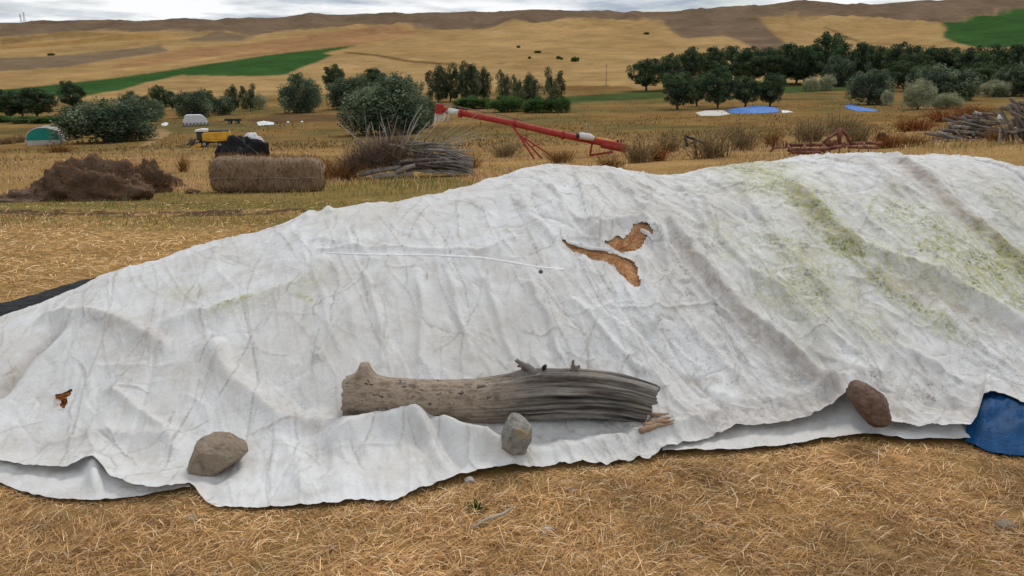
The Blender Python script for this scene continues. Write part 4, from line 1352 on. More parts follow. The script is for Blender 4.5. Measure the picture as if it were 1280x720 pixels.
    for a_, b_, r_ in (((806, 532), (838, 522), .016), ((810, 527), (843, 526), .011), ((800, 538), (826, 530), .015), ((813, 519), (836, 517), .010), ((815, 533), (842, 529), .008)):
        m_ = ((a_[0] + b_[0]) / 2, (a_[1] + b_[1]) / 2)
        q = on_tarp([a_[0], m_[0], b_[0]], [a_[1], m_[1], b_[1]], .012)
        stub('splinter', list(q), [r_, r_ * .9, r_ * .35], M_splinter, 7)
    return root


LOG = build_log()


# ------------------------------------------------------------------ stones
def stone_mat(name, c1, c2, c3):
    m = mat(name, c1, var=.5, scale=26, rough=.95, bump=1, bscale=55, col2=c2, spec=.1)
    nt = m.node_tree; b = next(n for n in nt.nodes if n.type == 'BSDF_PRINCIPLED')
    src = b.inputs['Base Color'].links[0].from_socket
    t = N(nt, 'ShaderNodeTexCoord'); n = N(nt, 'ShaderNodeTexNoise'); n.inputs['Scale'].default_value = 16; n.inputs['Detail'].default_value = 6
    nt.links.new(t.outputs['Object'], n.inputs['Vector'])
    r = N(nt, 'ShaderNodeMapRange'); r.inputs['From Min'].default_value = .56; r.inputs['From Max'].default_value = .64; nt.links.new(n.outputs['Fac'], r.inputs['Value'])
    x = N(nt, 'ShaderNodeMixRGB'); nt.links.new(r.outputs[0], x.inputs[0]); nt.links.new(src, x.inputs[1]); x.inputs[2].default_value = (*c3, 1)
    nt.links.new(x.outputs[0], b.inputs['Base Color'])
    return m


def stone(outline, thick, label, material, seed, facet=.6, zlow=None, sub=4):
    o = np.array(outline, float)
    cx, cy = o.mean(0)
    low = o[np.argmax(o[:, 1])]
    base = on_tarp([low[0]], [low[1]])[0]
    Yc = base[1] + thick * .35
    rnd = random.Random(seed)
    bm = bmesh.new()
    c = at_Y(cx, cy, Yc)
    for s, dy in ((.62, -.5), (.93, -.22), (1.0, .05), (.8, .5)):
        for px, py in o:
            p = at_Y(cx + (px - cx) * s, cy + (py - cy) * s, Yc) + np.array([rnd.uniform(-.006, .006), dy * thick, rnd.uniform(-.006, .006)])
            bm.verts.new(tuple(p - c))
    r = bmesh.ops.convex_hull(bm, input=bm.verts[:])
    bmesh.ops.delete(bm, geom=list({g for g in r['geom_interior'] + r['geom_unused'] if isinstance(g, bmesh.types.BMVert)}), context='VERTS')
    bmesh.ops.triangulate(bm, faces=bm.faces[:])
    for k in range(sub):
        bmesh.ops.subdivide_edges(bm, edges=bm.edges[:], cuts=1, use_grid_fill=True)
        if k < 3: bmesh.ops.smooth_vert(bm, verts=bm.verts[:], factor=facet * (.35 if k else .5) * (1.0 if facet > .5 else .45), use_axis_x=True, use_axis_y=True, use_axis_z=True)
    V = np.array([v.co[:] for v in bm.verts])
    nrm = V / (np.linalg.norm(V, axis=1)[:, None] + 1e-9)
    disp = .005 * ridged(V[:, 0] * 9 - seed, V[:, 1] * 9, V[:, 2] * 9, 2) + .004 * fbm(V[:, 0] * 14 + seed, V[:, 1] * 14, V[:, 2] * 14, 3) + .0038 * fbm(V[:, 0] * 60, V[:, 1] * 70, V[:, 2] * 70 + seed, 2)
    for v, q in zip(bm.verts, V + nrm * disp[:, None]): v.co = q
    s = bm_obj('stone', bm, material, None, True)
    s.location = tuple(float(x) for x in c)
    tag(s, label, 'stone', 'stones weighing the tarp down')
    return s


S1 = stone_mat('tan_stone', (.27, .215, .16), (.215, .17, .125), (.24, .195, .15))
S2 = stone_mat('grey_stone', (.27, .255, .225), (.22, .21, .18), (.34, .25, .13))
S3 = stone_mat('brown_stone', (.17, .115, .085), (.14, .095, .072), (.19, .14, .11))
stone([(234, 588), (240, 570), (248, 551), (257, 548), (284, 549), (302, 558), (308, 566), (290, 580), (267, 593), (245, 593)], .17, 'angular tan stone on the lower left of the tarp', S1, 3, .16)
stone([(624, 556), (629, 545), (636, 524), (643, 518), (655, 525), (663, 531), (662, 552), (655, 565), (644, 568), (632, 563)], .13, 'greenish grey upright stone tucked under the middle of the log', S2, 5, .2)
stone([(1061, 490), (1066, 479), (1074, 477), (1092, 484), (1104, 494), (1112, 515), (1111, 528), (1100, 534), (1090, 533), (1079, 520), (1072, 505), (1062, 499)], .13, 'smooth dark brown oblong stone on the right part of the tarp hem', S3, 8, .8)


def ground_stone(px, row, w, label, material, seed, name='stone', squash=.6):
    p = at_Z(px, row, 0.0)
    r = w * depth(p) / F / 2
    bm = bmesh.new()
    bmesh.ops.create_icosphere(bm, subdivisions=3, radius=1)
    V = np.array([v.co[:] for v in bm.verts])
    d = 1 + .35 * fbm(V[:, 0] * 1.3 + seed, V[:, 1] * 1.3, V[:, 2] * 1.3, 3)
    V = V * d[:, None] * r * np.array([1, .9, squash])
    for v, q in zip(bm.verts, V): v.co = q
    o = bm_obj(name, bm, material, None, True)
    o.location = (float(p[0]), float(p[1]), terr1(p[0], p[1]) + r * squash * .45)
    return o


S4 = stone_mat('pale_stone', (.42, .38, .32), (.34, .30, .26), (.25, .21, .18))
tag(ground_stone(587, 601, 14, '', S4, 1), 'small pale pebble at the hem edge below the log', 'stone', 'loose pebbles in the hay')
tag(ground_stone(684, 667, 19, '', S4, 2), 'pale pebble half sunk in the hay right of the twig', 'stone', 'loose pebbles in the hay')
tag(ground_stone(414, 684, 13, '', S4, 3), 'tiny pale pebble in the hay left of centre near the photo bottom', 'stone', 'loose pebbles in the hay')
tag(ground_stone(241, 651, 17, '', S2, 4), 'grey pebble in the hay below the angular tan stone', 'stone', 'loose pebbles in the hay')
tag(ground_stone(715, 617, 14, '', S1, 5), 'tan clod in the hay below the middle of the hem', 'stone', 'loose pebbles in the hay')
tag(ground_stone(1255, 660, 26, '', S1, 6), 'brown clod in the hay at the lower right corner', 'stone', 'loose pebbles in the hay')


def tube_thing(name, pts, radii, material, label, cat, seg=8, group=None):
    pts = np.array(pts)
    t = np.linspace(0, len(pts) - 1, 14)
    q = np.stack([np.interp(t, range(len(pts)), pts[:, k]) for k in range(3)], 1)
    q += RNG.normal(0, .0015, q.shape)
    bm = bmesh.new()
    add_tube(bm, q - q[0], [float(np.interp(a, range(len(radii)), radii)) for a in t], seg)
    o = bm_obj(name, bm, material, None, True)
    o.location = tuple(q[0])
    return tag(o, label, cat, group)


tube_thing('twig', [at_Z(581, 665, .012), at_Z(603, 652, .03), at_Z(622, 645, .035), at_Z(640, 636, .03)], [.004, .006, .006, .003], M_twig_pale, 'pale dry twig lying in the hay in front of the tarp', 'twig')

# the little green weed
p = at_Z(597, 640, 0.0)
n = 60
th = RNG.uniform(0, 2 * np.pi, n); e = RNG.uniform(.3, 1.4, n)
D = np.stack([np.cos(th) * np.cos(e), np.sin(th) * np.cos(e), np.sin(e)], 1)
base = np.tile(p, (n, 1)) + RNG.normal(0, .012, (n, 3)) * [1, 1, 0]
base[:, 2] = terr(base[:, 0], base[:, 1])
V, Fq, C = ribbons(base, D, RNG.uniform(.025, .065, n), RNG.uniform(.006, .012, n), RNG.uniform(.1, .5, n), pick(n, np.array([lin(60, 95, 40), lin(85, 115, 55), lin(45, 75, 35)])))
tag(link('green_weed', np_mesh('green_weed', V, Fq, M_leaf, False, {'col': C})), 'tiny green weed growing in the hay below the log', 'plant')

# ------------------------------------------------------------------ trees
PROTO = {}


def leaves_in(centers, radii, n_each, size, pal, seed, flat=.8):
    r = np.random.default_rng(seed)
    V, C = [], []
    for c, rad in zip(centers, radii):
        d = r.normal(0, 1, (n_each, 3)); d /= np.linalg.norm(d, axis=1)[:, None]
        rr = rad * r.uniform(.35, 1.08, n_each) ** .6
        p = c + d * rr[:, None] * [1, 1, flat]
        nrm = d * .6 + r.normal(0, .6, (n_each, 3)); nrm /= np.linalg.norm(nrm, axis=1)[:, None]
        a = np.cross(nrm, r.normal(0, 1, (n_each, 3))); a /= np.linalg.norm(a, axis=1)[:, None] + 1e-9
        b = np.cross(nrm, a)
        s = (size * r.uniform(.55, 1.35, n_each))[:, None]
        q = np.stack([p - a * s * .9, p + b * s * .45, p + a * s * .9, p - b * s * .45], 1)
        V.append(q.reshape(-1, 3))
        k = pal[r.integers(0, len(pal))] * r.uniform(.7, 1.3)
        col = k * r.uniform(.7, 1.35, (n_each, 1))
        C.append(np.repeat(col, 4, 0))
    V = np.vstack(V); C = np.vstack(C)
    return V, np.arange(len(V)).reshape(-1, 4), C


lk = lambda r, g, b: lin(r * 1.12 + 4, g * 1.03 + 2, b * 1.0 + 3, 1.75)
PAL = {'willow': np.array([lk(66, 84, 66), lk(54, 72, 56), lk(80, 96, 76), lk(44, 62, 48)]) * 0.95,
       'silver': np.array([lk(104, 118, 96), lk(90, 106, 84), lk(120, 130, 106)]),
       'broad': np.array([lk(44, 62, 46), lk(36, 52, 40), lk(56, 74, 52), lk(50, 70, 44)]),
       'poplar': np.array([lk(56, 70, 52), lk(46, 60, 46), lk(70, 82, 60)]),
       'shrub': np.array([lk(50, 78, 40), lk(60, 84, 46), lk(42, 66, 36)])}


def make_proto(kind, var):
    key = (kind, var)
    if key in PROTO: return PROTO[key]
    r = np.random.default_rng(abs(hash(kind)) % 1000 * 0 + var * 31 + len(kind) * 7 + ord(kind[0]))
    if kind in ('willow', 'silver', 'shrub'):
        n = 150
        d = r.normal(0, 1, (n, 3)); d[:, 2] = d[:, 2] * .9 + .1; d /= np.linalg.norm(d, axis=1)[:, None]
        rad = r.uniform(.15, 1.0, n) ** .42
        lump = 1 + .26 * fbm(d[:, 0] * 1.7 + var * 3, d[:, 1] * 1.7, d[:, 2] * 1.7, 2)
        hz = np.sqrt(np.maximum(1 - d[:, 2] ** 2, 1e-3))
        low = np.where(d[:, 2] < 0, np.sqrt(np.maximum(1 - np.abs(d[:, 2]) ** 5, 0)) / hz, 1.0)
        low = np.minimum(low, 2.2)
        c = d * (rad * lump)[:, None] * np.stack([.41 * low, .41 * low, np.full(n, .45)], 1) + [0, 0, .43]
        c[:, 2] = np.maximum(c[:, 2], .05)
        R = r.uniform(.065, .125, n)
        V, Fq, C = leaves_in(c, R, 118, .021 if kind != 'silver' else .018, PAL[kind], var + 3, 1.5)
        trunk_h, trunk_r, nl = .35, .028, 6
    elif kind == 'broad':
        n = 120
        d = r.normal(0, 1, (n, 3)); d /= np.linalg.norm(d, axis=1)[:, None]
        rad = r.uniform(.1, 1.0, n) ** .42
        lump = 1 + .36 * fbm(d[:, 0] * 1.6 + var * 5, d[:, 1] * 1.6, d[:, 2] * 1.6, 2)
        c = d * (rad * lump)[:, None] * [.43, .43, .41] + [0, 0, .555]
        R = r.uniform(.065, .125, n)
        V, Fq, C = leaves_in(c, R, 115, .022, PAL[kind], var + 9)
        trunk_h, trunk_r, nl = .40, .030, 7
    else:   # poplar: several upright spires
        cs, Rs = [], []
        for k in range(4):
            x0, y0 = r.uniform(-.30, .30), r.uniform(-.25, .25)
            top = r.uniform(.72, 1.0) if k else 1.0
            for z in np.linspace(.14, top - .05, 22):
                w = .16 * math.sin(math.pi * min(1, (z - .1) / (top - .1)) ** .8) + .03
                cs.append([x0 + r.normal(0, w * .55), y0 + r.normal(0, w * .55), z]); Rs.append(r.uniform(.055, .10))
        V, Fq, C = leaves_in(np.array(cs), np.array(Rs), 95, .021, PAL[kind], var + 5, 1.2)
        trunk_h, trunk_r, nl = .7, .022, 6
    crown = np_mesh(kind + '_crown', V, Fq, M_leaf, False, {'col': C})
    bm = bmesh.new()
    bend = [np.array([0, 0, -.03])] + [np.array([r.normal(0, .012) * k, r.normal(0, .012) * k, trunk_h * k / 4]) for k in range(1, 5)]
    add_tube(bm, bend, [trunk_r * 1.25, trunk_r, trunk_r * .9, trunk_r * .75, trunk_r * .5], 8)
    for k in range(nl):
        a = 2 * math.pi * k / nl + r.uniform(-.3, .3)
        z0 = trunk_h * r.uniform(.25, .95)
        s0 = np.array([0, 0, z0]); e0 = np.array([math.cos(a) * .30, math.sin(a) * .30, min(.9, z0 + r.uniform(.2, .38))])
        mid = (s0 + e0) / 2 + [0, 0, -.03]
        add_tube(bm, [s0, mid, e0], [trunk_r * .55, trunk_r * .38, trunk_r * .15], 6)
    me = bpy.data.meshes.new(kind + '_trunk')
    bm.to_mesh(me); bm.free(); me.materials.append(M_bark)
    PROTO[key] = (crown, me)
    return PROTO[key]


NAMES = {'willow': 'willow_tree', 'silver': 'silver_bush', 'broad': 'broadleaf_tree', 'poplar': 'poplar_tree', 'shrub': 'green_shrub'}


def tree(kind, var, px, base, w, h, label, group=None, cat='tree'):
    p = on_terr([px], [base])[0]
    s = depth(p) / F
    crown, trunk = make_proto(kind, var)
    W = w * s * 1.20; H = h * s * 1.08
    t = thing(NAMES[kind], label, cat, (p[0], p[1], terr1(p[0], p[1]) - .05), random.uniform(0, 6.28), group, (W, W, H))
    link('trunk', trunk, t); link('crown', crown, t)
    return t


TREES = [
    # left edge
    ('broad', 0, -28, 149, 46, 40, 'dark broadleaf tree cut by the left edge of the view', None),
    ('broad', 1, 8, 148, 34, 33, 'dark round tree at the far left edge, left of its twin', None),
    ('broad', 2, 47, 147, 52, 34, 'wide dark tree above the green tunnel, behind the low hedge', None),
    ('broad', 3, 92, 138, 30, 34, 'tall narrow dark tree peeking over the big willow', None),
    ('willow', 0, 133, 178, 108, 54, 'big round grey green willow beside the green ended tunnel', None),
    ('willow', 1, 184, 152, 42, 30, 'grey green willow close behind the right side of the big willow', None),
    ('broad', 0, 200, 140, 22, 30, 'small dark pointed tree left of the white shed', None),
    ('broad', 2, 216, 138, 18, 22, 'little dark tree between two willows left of the white shed', None),
    ('willow', 2, 243, 147, 44, 34, 'broad dark willow directly behind the white shed', None),
    ('willow', 0, 278, 144, 28, 24, 'low round willow right behind the dark trailer', None),
    ('poplar', 0, 292, 139, 22, 30, 'first loose slender tree right of the dark trailer', None),
    ('poplar', 1, 313, 139, 24, 31, 'last loose slender tree of the left row, above white scraps', None),
    ('silver', 0, 324, 137, 18, 20, 'small grey bush at the right end of the left tree row', None),
    ('willow', 1, 376, 141, 52, 46, 'free standing round willow between tree row and large clump', None),
    ('broad', 1, 419, 118, 26, 34, 'dark tree rising at the left shoulder of the large centre clump', None),
    ('willow', 2, 440, 136, 58, 40, 'dark willow at the left of the large centre clump', None),
    ('willow', 0, 494, 134, 64, 42, 'dark willow at the back of the large centre clump', None),
    ('willow', 1, 484, 168, 108, 64, 'largest willow, right behind the brush pile', None),
    ('willow', 2, 520, 160, 50, 42, 'grey willow at the right of the large centre clump', None),
    # middle row
    ('poplar', 0, 548, 128, 38, 42, 'leftmost poplar of the row above the red auger', None),
    ('poplar', 1, 578, 127, 38, 45, 'tall second poplar of the row above the red auger', None),
    ('poplar', 0, 606, 126, 24, 38, 'slim sparse poplar in the middle of the row above the auger', None),
    ('poplar', 1, 630, 130, 26, 38, 'slim poplar just left of the gap in the row above the auger', None),
    ('poplar', 0, 663, 138, 34, 42, 'poplar next to last on the right of the row above the auger', None),
    ('poplar', 1, 690, 140, 30, 50, 'rightmost and tallest poplar of the row above the auger', None),
    ('shrub', 0, 592, 136, 48, 16, 'low green shrub under the poplars, nearest the auger tip', None),
    ('shrub', 1, 634, 140, 46, 20, 'low green shrub in the middle under the poplars', None),
    ('shrub', 0, 674, 141, 40, 20, 'low green shrub under the right poplars', None),
    ('shrub', 1, 702, 141, 22, 20, 'low green shrub at the right foot of the tallest poplar', None),
    ('broad', 3, 808, 114, 41, 37, 'lone round dark tree in front of the harvested hillside', None),
    ('poplar', 1, 563, 127, 34, 43, 'poplar between the leftmost and the tall second one of the row above the auger', None),
    ('poplar', 0, 592, 127, 34, 42, 'poplar right of the tall second one in the row above the auger', None),
    ('poplar', 1, 646, 134, 24, 36, 'short poplar in the gap left of the two rightmost ones', None),
    ('broad', 2, 466, 130, 46, 40, 'dark tree at the back of the centre clump, left of its middle', None),
    ('broad', 0, 258, 143, 28, 28, 'dark tree filling the row between the white shed and the trailer', None),
    ('willow', 1, 164, 146, 32, 30, 'small willow peeping out between the big willow and its neighbour', None),
    ('broad', 3, 28, 147, 34, 31, 'dark tree between the far left tree and the wide one', None),
    # hedge at far left
    ('shrub', 0, 5, 153, 40, 9, 'low green hedge bush at the left edge before the dark trees', 'hedge bushes at far left'),
    ('shrub', 1, 32, 154, 40, 9, 'low green hedge bush left of the hedge end near the tunnel', 'hedge bushes at far left'),
    ('shrub', 0, 62, 154, 38, 9, 'low green hedge bush ending the hedge beside the big willow', 'hedge bushes at far left'),
    # right, front olive like trees before the blue tarps
    ('broad', 0, 847, 137, 42, 44, 'leftmost front tree of the right grove, above the pale sheet', None),
    ('broad', 1, 871, 133, 28, 36, 'slim front tree second from the left in the right grove', None),
    ('broad', 2, 897, 136, 46, 48, 'large front tree of the right grove where pale and blue sheets meet', None),
    ('broad', 3, 931, 134, 36, 36, 'front tree of the right grove over the left half of the blue sheet', None),
    ('broad', 0, 962, 133, 36, 38, 'front tree of the right grove over the right end of the blue sheet', None),
    # bushes and willows on the right
    ('silver', 1, 1013, 114, 19, 18, 'left one of two small round grey bushes on the green strip', None),
    ('silver', 0, 1033, 113, 19, 19, 'right one of two small round grey bushes on the green strip', None),
    ('willow', 0, 1085, 131, 52, 44, 'round dark tree standing behind the right blue sheet', None),
    ('silver', 1, 1108, 132, 15, 20, 'slim small bush right beside the round dark tree', None),
    ('silver', 0, 1147, 137, 38, 36, 'pale silver willow bush in front of the dark belt at right', None),
    ('willow', 2, 1184, 126, 66, 42, 'wide grey green willow right behind the pale silver bush', None),
    ('silver', 1, 1183, 136, 36, 20, 'low pale bush at the foot of the wide willow', None),
    ('silver', 0, 1242, 121, 34, 20, 'small pale round bush before the dark belt, above the woodpile', None),
]
for row in TREES: tree(*row[:6], row[6], row[7])
BELT = [(838, 112, 30, 40), (862, 110, 36, 46), (888, 108, 38, 44), (912, 104, 40, 42), (936, 106, 40, 42), (958, 104, 38, 40), (980, 106, 44, 46), (1004, 106, 40, 44), (1030, 104, 46, 56), (1052, 106, 36, 46),
        (1074, 107, 38, 48), (1098, 108, 40, 46), (1122, 110, 40, 50), (1144, 109, 36, 46), (1166, 108, 44, 44), (1190, 108, 44, 44), (1214, 110, 44, 46), (1240, 112, 46, 50), (1266, 113, 46, 52), (1296, 114, 46, 52), (1330, 115, 50, 52), (1370, 116, 52, 54)]
ORD = ['first', 'second', 'third', 'fourth', 'fifth', 'sixth', 'seventh', 'eighth', 'ninth', 'tenth', 'eleventh', 'twelfth', 'thirteenth', 'fourteenth', 'fifteenth', 'sixteenth', 'seventeenth', 'eighteenth', 'nineteenth', 'twentieth', 'twenty first', 'twenty second']
for k, (px, b, w, h) in enumerate(BELT):
    tree('broad', k % 4, px, b, w, h, ('tallest, ' if k == 8 else '') + ORD[k] + ' dark tree from the left in the back row of the right belt', 'dark tree belt at right')
FRONT_BELT = [(995, 104, 36, 34), (1046, 108, 40, 36), (1130, 114, 44, 34), (1152, 116, 40, 34), (1222, 118, 46, 36), (1264, 120, 44, 38), (1300, 121, 46, 40)]
for k, (px, b, w, h) in enumerate(FRONT_BELT):
    tree('willow' if k % 2 else 'broad', k % 3, px, b, w, h, ORD[k] + ' lower tree from the left along the front edge of the right belt', 'lower trees of the right belt')


# ------------------------------------------------------------------ weeds
def weed_proto(kind):
    key = ('weed', kind)
    if key in PROTO: return PROTO[key]
    r = np.random.default_rng(len(kind) * 11 + 5)
    n = 150
    th = r.uniform(0, 2 * np.pi, n); e = np.clip(r.normal(1.0, .3, n), .25, 1.5)
    D = np.stack([np.cos(th) * np.cos(e), np.sin(th) * np.cos(e), np.sin(e)], 1)
    base = np.column_stack([r.normal(0, .16, n), r.normal(0, .16, n), np.full(n, -.03)])
    pal = {'dry': np.array([lin(170, 128, 74), lin(140, 100, 60), lin(120, 82, 52)]), 'grey': np.array([lin(150, 126, 92), lin(124, 104, 76), lin(164, 138, 100)]), 'rust': np.array([lin(150, 96, 52), lin(128, 80, 48), lin(166, 112, 62)])}[kind]
    V, Fq, C = ribbons(base, D, r.uniform(.5, 1.0, n), np.full(n, .022), r.uniform(0, .35, n), pal[r.integers(0, 3, n)] * r.uniform(.8, 1.2, (n, 1)))
    stalks = np_mesh(kind + '_stalks', V, Fq, M_straw, False, {'col': C})
    tips = base + D * r.uniform(.35, .9, (n, 1))
    lp = {'dry': np.array([lin(160, 122, 74), lin(128, 94, 58)]), 'grey': np.array([lin(132, 122, 88), lin(112, 108, 78), lin(148, 132, 98)]), 'rust': np.array([lin(146, 96, 58), lin(116, 76, 48)])}[kind]
    V, Fq, C = leaves_in(tips, np.full(n, .10), 15, .018, lp, 4)
    lv = np_mesh(kind + '_seed_heads', V, Fq, M_leaf, False, {'col': C})
    PROTO[key] = (stalks, lv)
    return PROTO[key]


WEEDS = [('dry', 75, 190, 34, 14, 'rusty dry weed clump in the grass below the green tunnel'), ('grey', 8, 180, 26, 12, 'grey weed clump at the left edge beside the tunnel'), ('grey', 25, 178, 20, 12, 'grey weed clump just left of the green tunnel'),
         ('dry', 410, 222, 40, 30, 'dry tan weed clump at the right end of the straw bale'), ('dry', 432, 224, 46, 30, 'dry tan weed clump between the bale and the brush pile'), ('dry', 588, 210, 26, 26, 'dry weed clump at the right end of the brush pile'),
         ('grey', 632, 196, 40, 22, 'grey green weed under the upper part of the auger'), ('dry', 700, 204, 36, 20, 'dry weed clump under the auger legs'), ('dry', 762, 212, 40, 22, 'dry weed clump below the lower end of the auger'),
         ('grey', 798, 204, 44, 38, 'tall grey weed right of the lower end of the auger'), ('rust', 822, 202, 30, 26, 'rusty weed between grey weed and the thin dark boom'), ('grey', 836, 190, 40, 28, 'grey weed behind the rusty weed near the boom'),
         ('grey', 888, 198, 62, 40, 'large twiggy grey weed around the thin dark boom'), ('grey', 926, 188, 46, 40, 'tall grey green weed right of the thin dark boom'), ('dry', 964, 184, 26, 28, 'dry brown weed at the left end of the rusty harrow'),
         ('grey', 1012, 178, 54, 34, 'grey green bush behind the left half of the rusty harrow'), ('grey', 1052, 170, 56, 32, 'tall seeding bush right behind the mast of the harrow'), ('grey', 1072, 178, 40, 30, 'greenish weed behind the right half of the harrow'),
         ('rust', 1108, 186, 40, 22, 'rusty weed at the right end of the harrow'), ('dry', 1140, 184, 50, 20, 'dry weed clump left of the woodpile'), ('rust', 1142, 164, 56, 22, 'rusty tall grass left above the woodpile'),
         ('rust', 1180, 152, 60, 20, 'rusty tall grass above the left half of the woodpile'), ('rust', 1216, 146, 50, 18, 'rusty tall grass above the right half of the woodpile'), ('dry', 1244, 178, 26, 20, 'dry weeds growing between the two woodpiles'),
         ('dry', 230, 215, 16, 26, 'lone dry thistle right of the rotten hay heaps'), ('dry', 330, 210, 40, 16, 'dry grass tuft behind the straw bale')]
WN = {'dry': 'dry_weed', 'grey': 'grey_weed', 'rust': 'rusty_weed'}
for kind, px, b, w, h, lab in WEEDS:
    p = on_terr([px], [b])[0]
    s = depth(p) / F
    a, c = weed_proto(kind)
    t = thing(WN[kind], lab, 'weed', (p[0], p[1], terr1(p[0], p[1])), random.uniform(0, 6), 'dry weeds on the slope', (w * s, w * s * .9, h * s * 1.05))
    link('stalks', a, t); link('seed_heads', c, t)


# ------------------------------------------------------------------ lumps (heaps, sheets)
def lump_mesh(name, dims, amp, seed, material, sub=5, freq=1.6, flat_top=None, cols=None, octv=4):
    bm = bmesh.new()
    bmesh.ops.create_icosphere(bm, subdivisions=sub, radius=1)
    V = np.array([v.co[:] for v in bm.verts])
    d = 1 + amp * fbm(V[:, 0] * freq + seed, V[:, 1] * freq + seed * .3, V[:, 2] * freq, octv)
    V = V * d[:, None]
    if flat_top is not None: V[:, 2] = np.minimum(V[:, 2], flat_top + .15 * (V[:, 2] - flat_top))
    V[:, 2] = np.maximum(V[:, 2], -.12)
    V = V * np.array(dims)
    for v, q in zip(bm.verts, V): v.co = q
    me = bpy.data.meshes.new(name); bm.to_mesh(me); bm.free()
    me.materials.append(material)
    me.polygons.foreach_set('use_smooth', [True] * len(me.polygons))
    return me


def heap_thing(name, px, base, w, h, dep, amp, seed, material, label, cat, Y=None, fuzz=None, **kw):
    p = on_terr([px], [base])[0] if Y is None else at_Y(px, base, Y)
    s = depth(p) / F
    q = p + np.array([0, dep * .5, 0])
    t = thing(name, label, cat, (q[0], q[1], terr1(q[0], q[1]) if Y is None else p[2]))
    me = lump_mesh(name, (w * s / 2, dep, h * s * 1.08), amp, seed, material, **kw)
    link('mass', me, t)
    if fuzz is not None:
        n, L, pal = fuzz
        co = np.zeros(len(me.vertices) * 3); me.vertices.foreach_get('co', co); co = co.reshape(-1, 3)
        k = RNG.integers(0, len(co), n)
        P = co[k] + RNG.normal(0, .02, (n, 3))
        dirn = co[k] / (np.linalg.norm(co[k], axis=1)[:, None] + 1e-9)
        D = lying(n, .4) + dirn * .5; D /= np.linalg.norm(D, axis=1)[:, None]
        V, Fq, C = ribbons(P, D, RNG.uniform(.4, 1.2, n) * L, RNG.uniform(.006, .016, n), RNG.uniform(0, .5, n), pick(n, pal))
        tag(link('loose_straw', np_mesh('loose_straw', V, Fq, M_straw, False, {'col': C}), t), kind='stuff')
    return t


BR = np.array([lin(122, 82, 54), lin(92, 62, 44), lin(150, 110, 72), lin(70, 50, 40), lin(136, 92, 56)]) * 1.6
heap_thing('rotten_hay_heap', 106, 250, 132, 46, .75, .5, 2, M_manure, 'large dark brown heap of rotten hay, left of the smaller one', 'hay heap', fuzz=(4500, .13, BR), freq=2.2)
heap_thing('rotten_hay_heap', 184, 240, 48, 33, .45, .6, 9, M_manure, 'smaller peaked heap of rotten hay right against the large heap', 'hay heap', fuzz=(3200, .12, BR), freq=2.4)
heap_thing('rotten_hay_heap', 156, 243, 44, 24, .4, .6, 14, M_manure, 'low dark saddle of rotten hay between the large and the peaked heap', 'hay heap', fuzz=(1200, .10, BR), freq=2.4)
heap_thing('soil_heap', 16, 252, 66, 11, .5, .7, 5, M_soil, 'low crumbly earth heap at the left edge beside the rotten hay', 'earth heap', fuzz=(900, .08, BR))
heap_thing('soil_clod', 219, 233, 20, 9, .18, .6, 6, M_manure, 'dark clod on the grass right of the peaked hay heap', 'clod', sub=4)
heap_thing('soil_clod', 238, 241, 17, 5, .15, .6, 7, M_manure, 'flat dark clod in the grass just left of the straw bale', 'clod', sub=4)
heap_thing('black_plastic_heap', 303, 206, 72, 30, .8, .42, 4, M_black, 'wrinkled black plastic covered heap on top behind the straw bale', 'plastic heap', freq=1.9)
heap_thing('crumpled_white_sheet', 315, 180, 26, 12, .6, .5, 3, M_white_sheet, 'crumpled white sheet just behind the black plastic heap', 'sheet', sub=4)

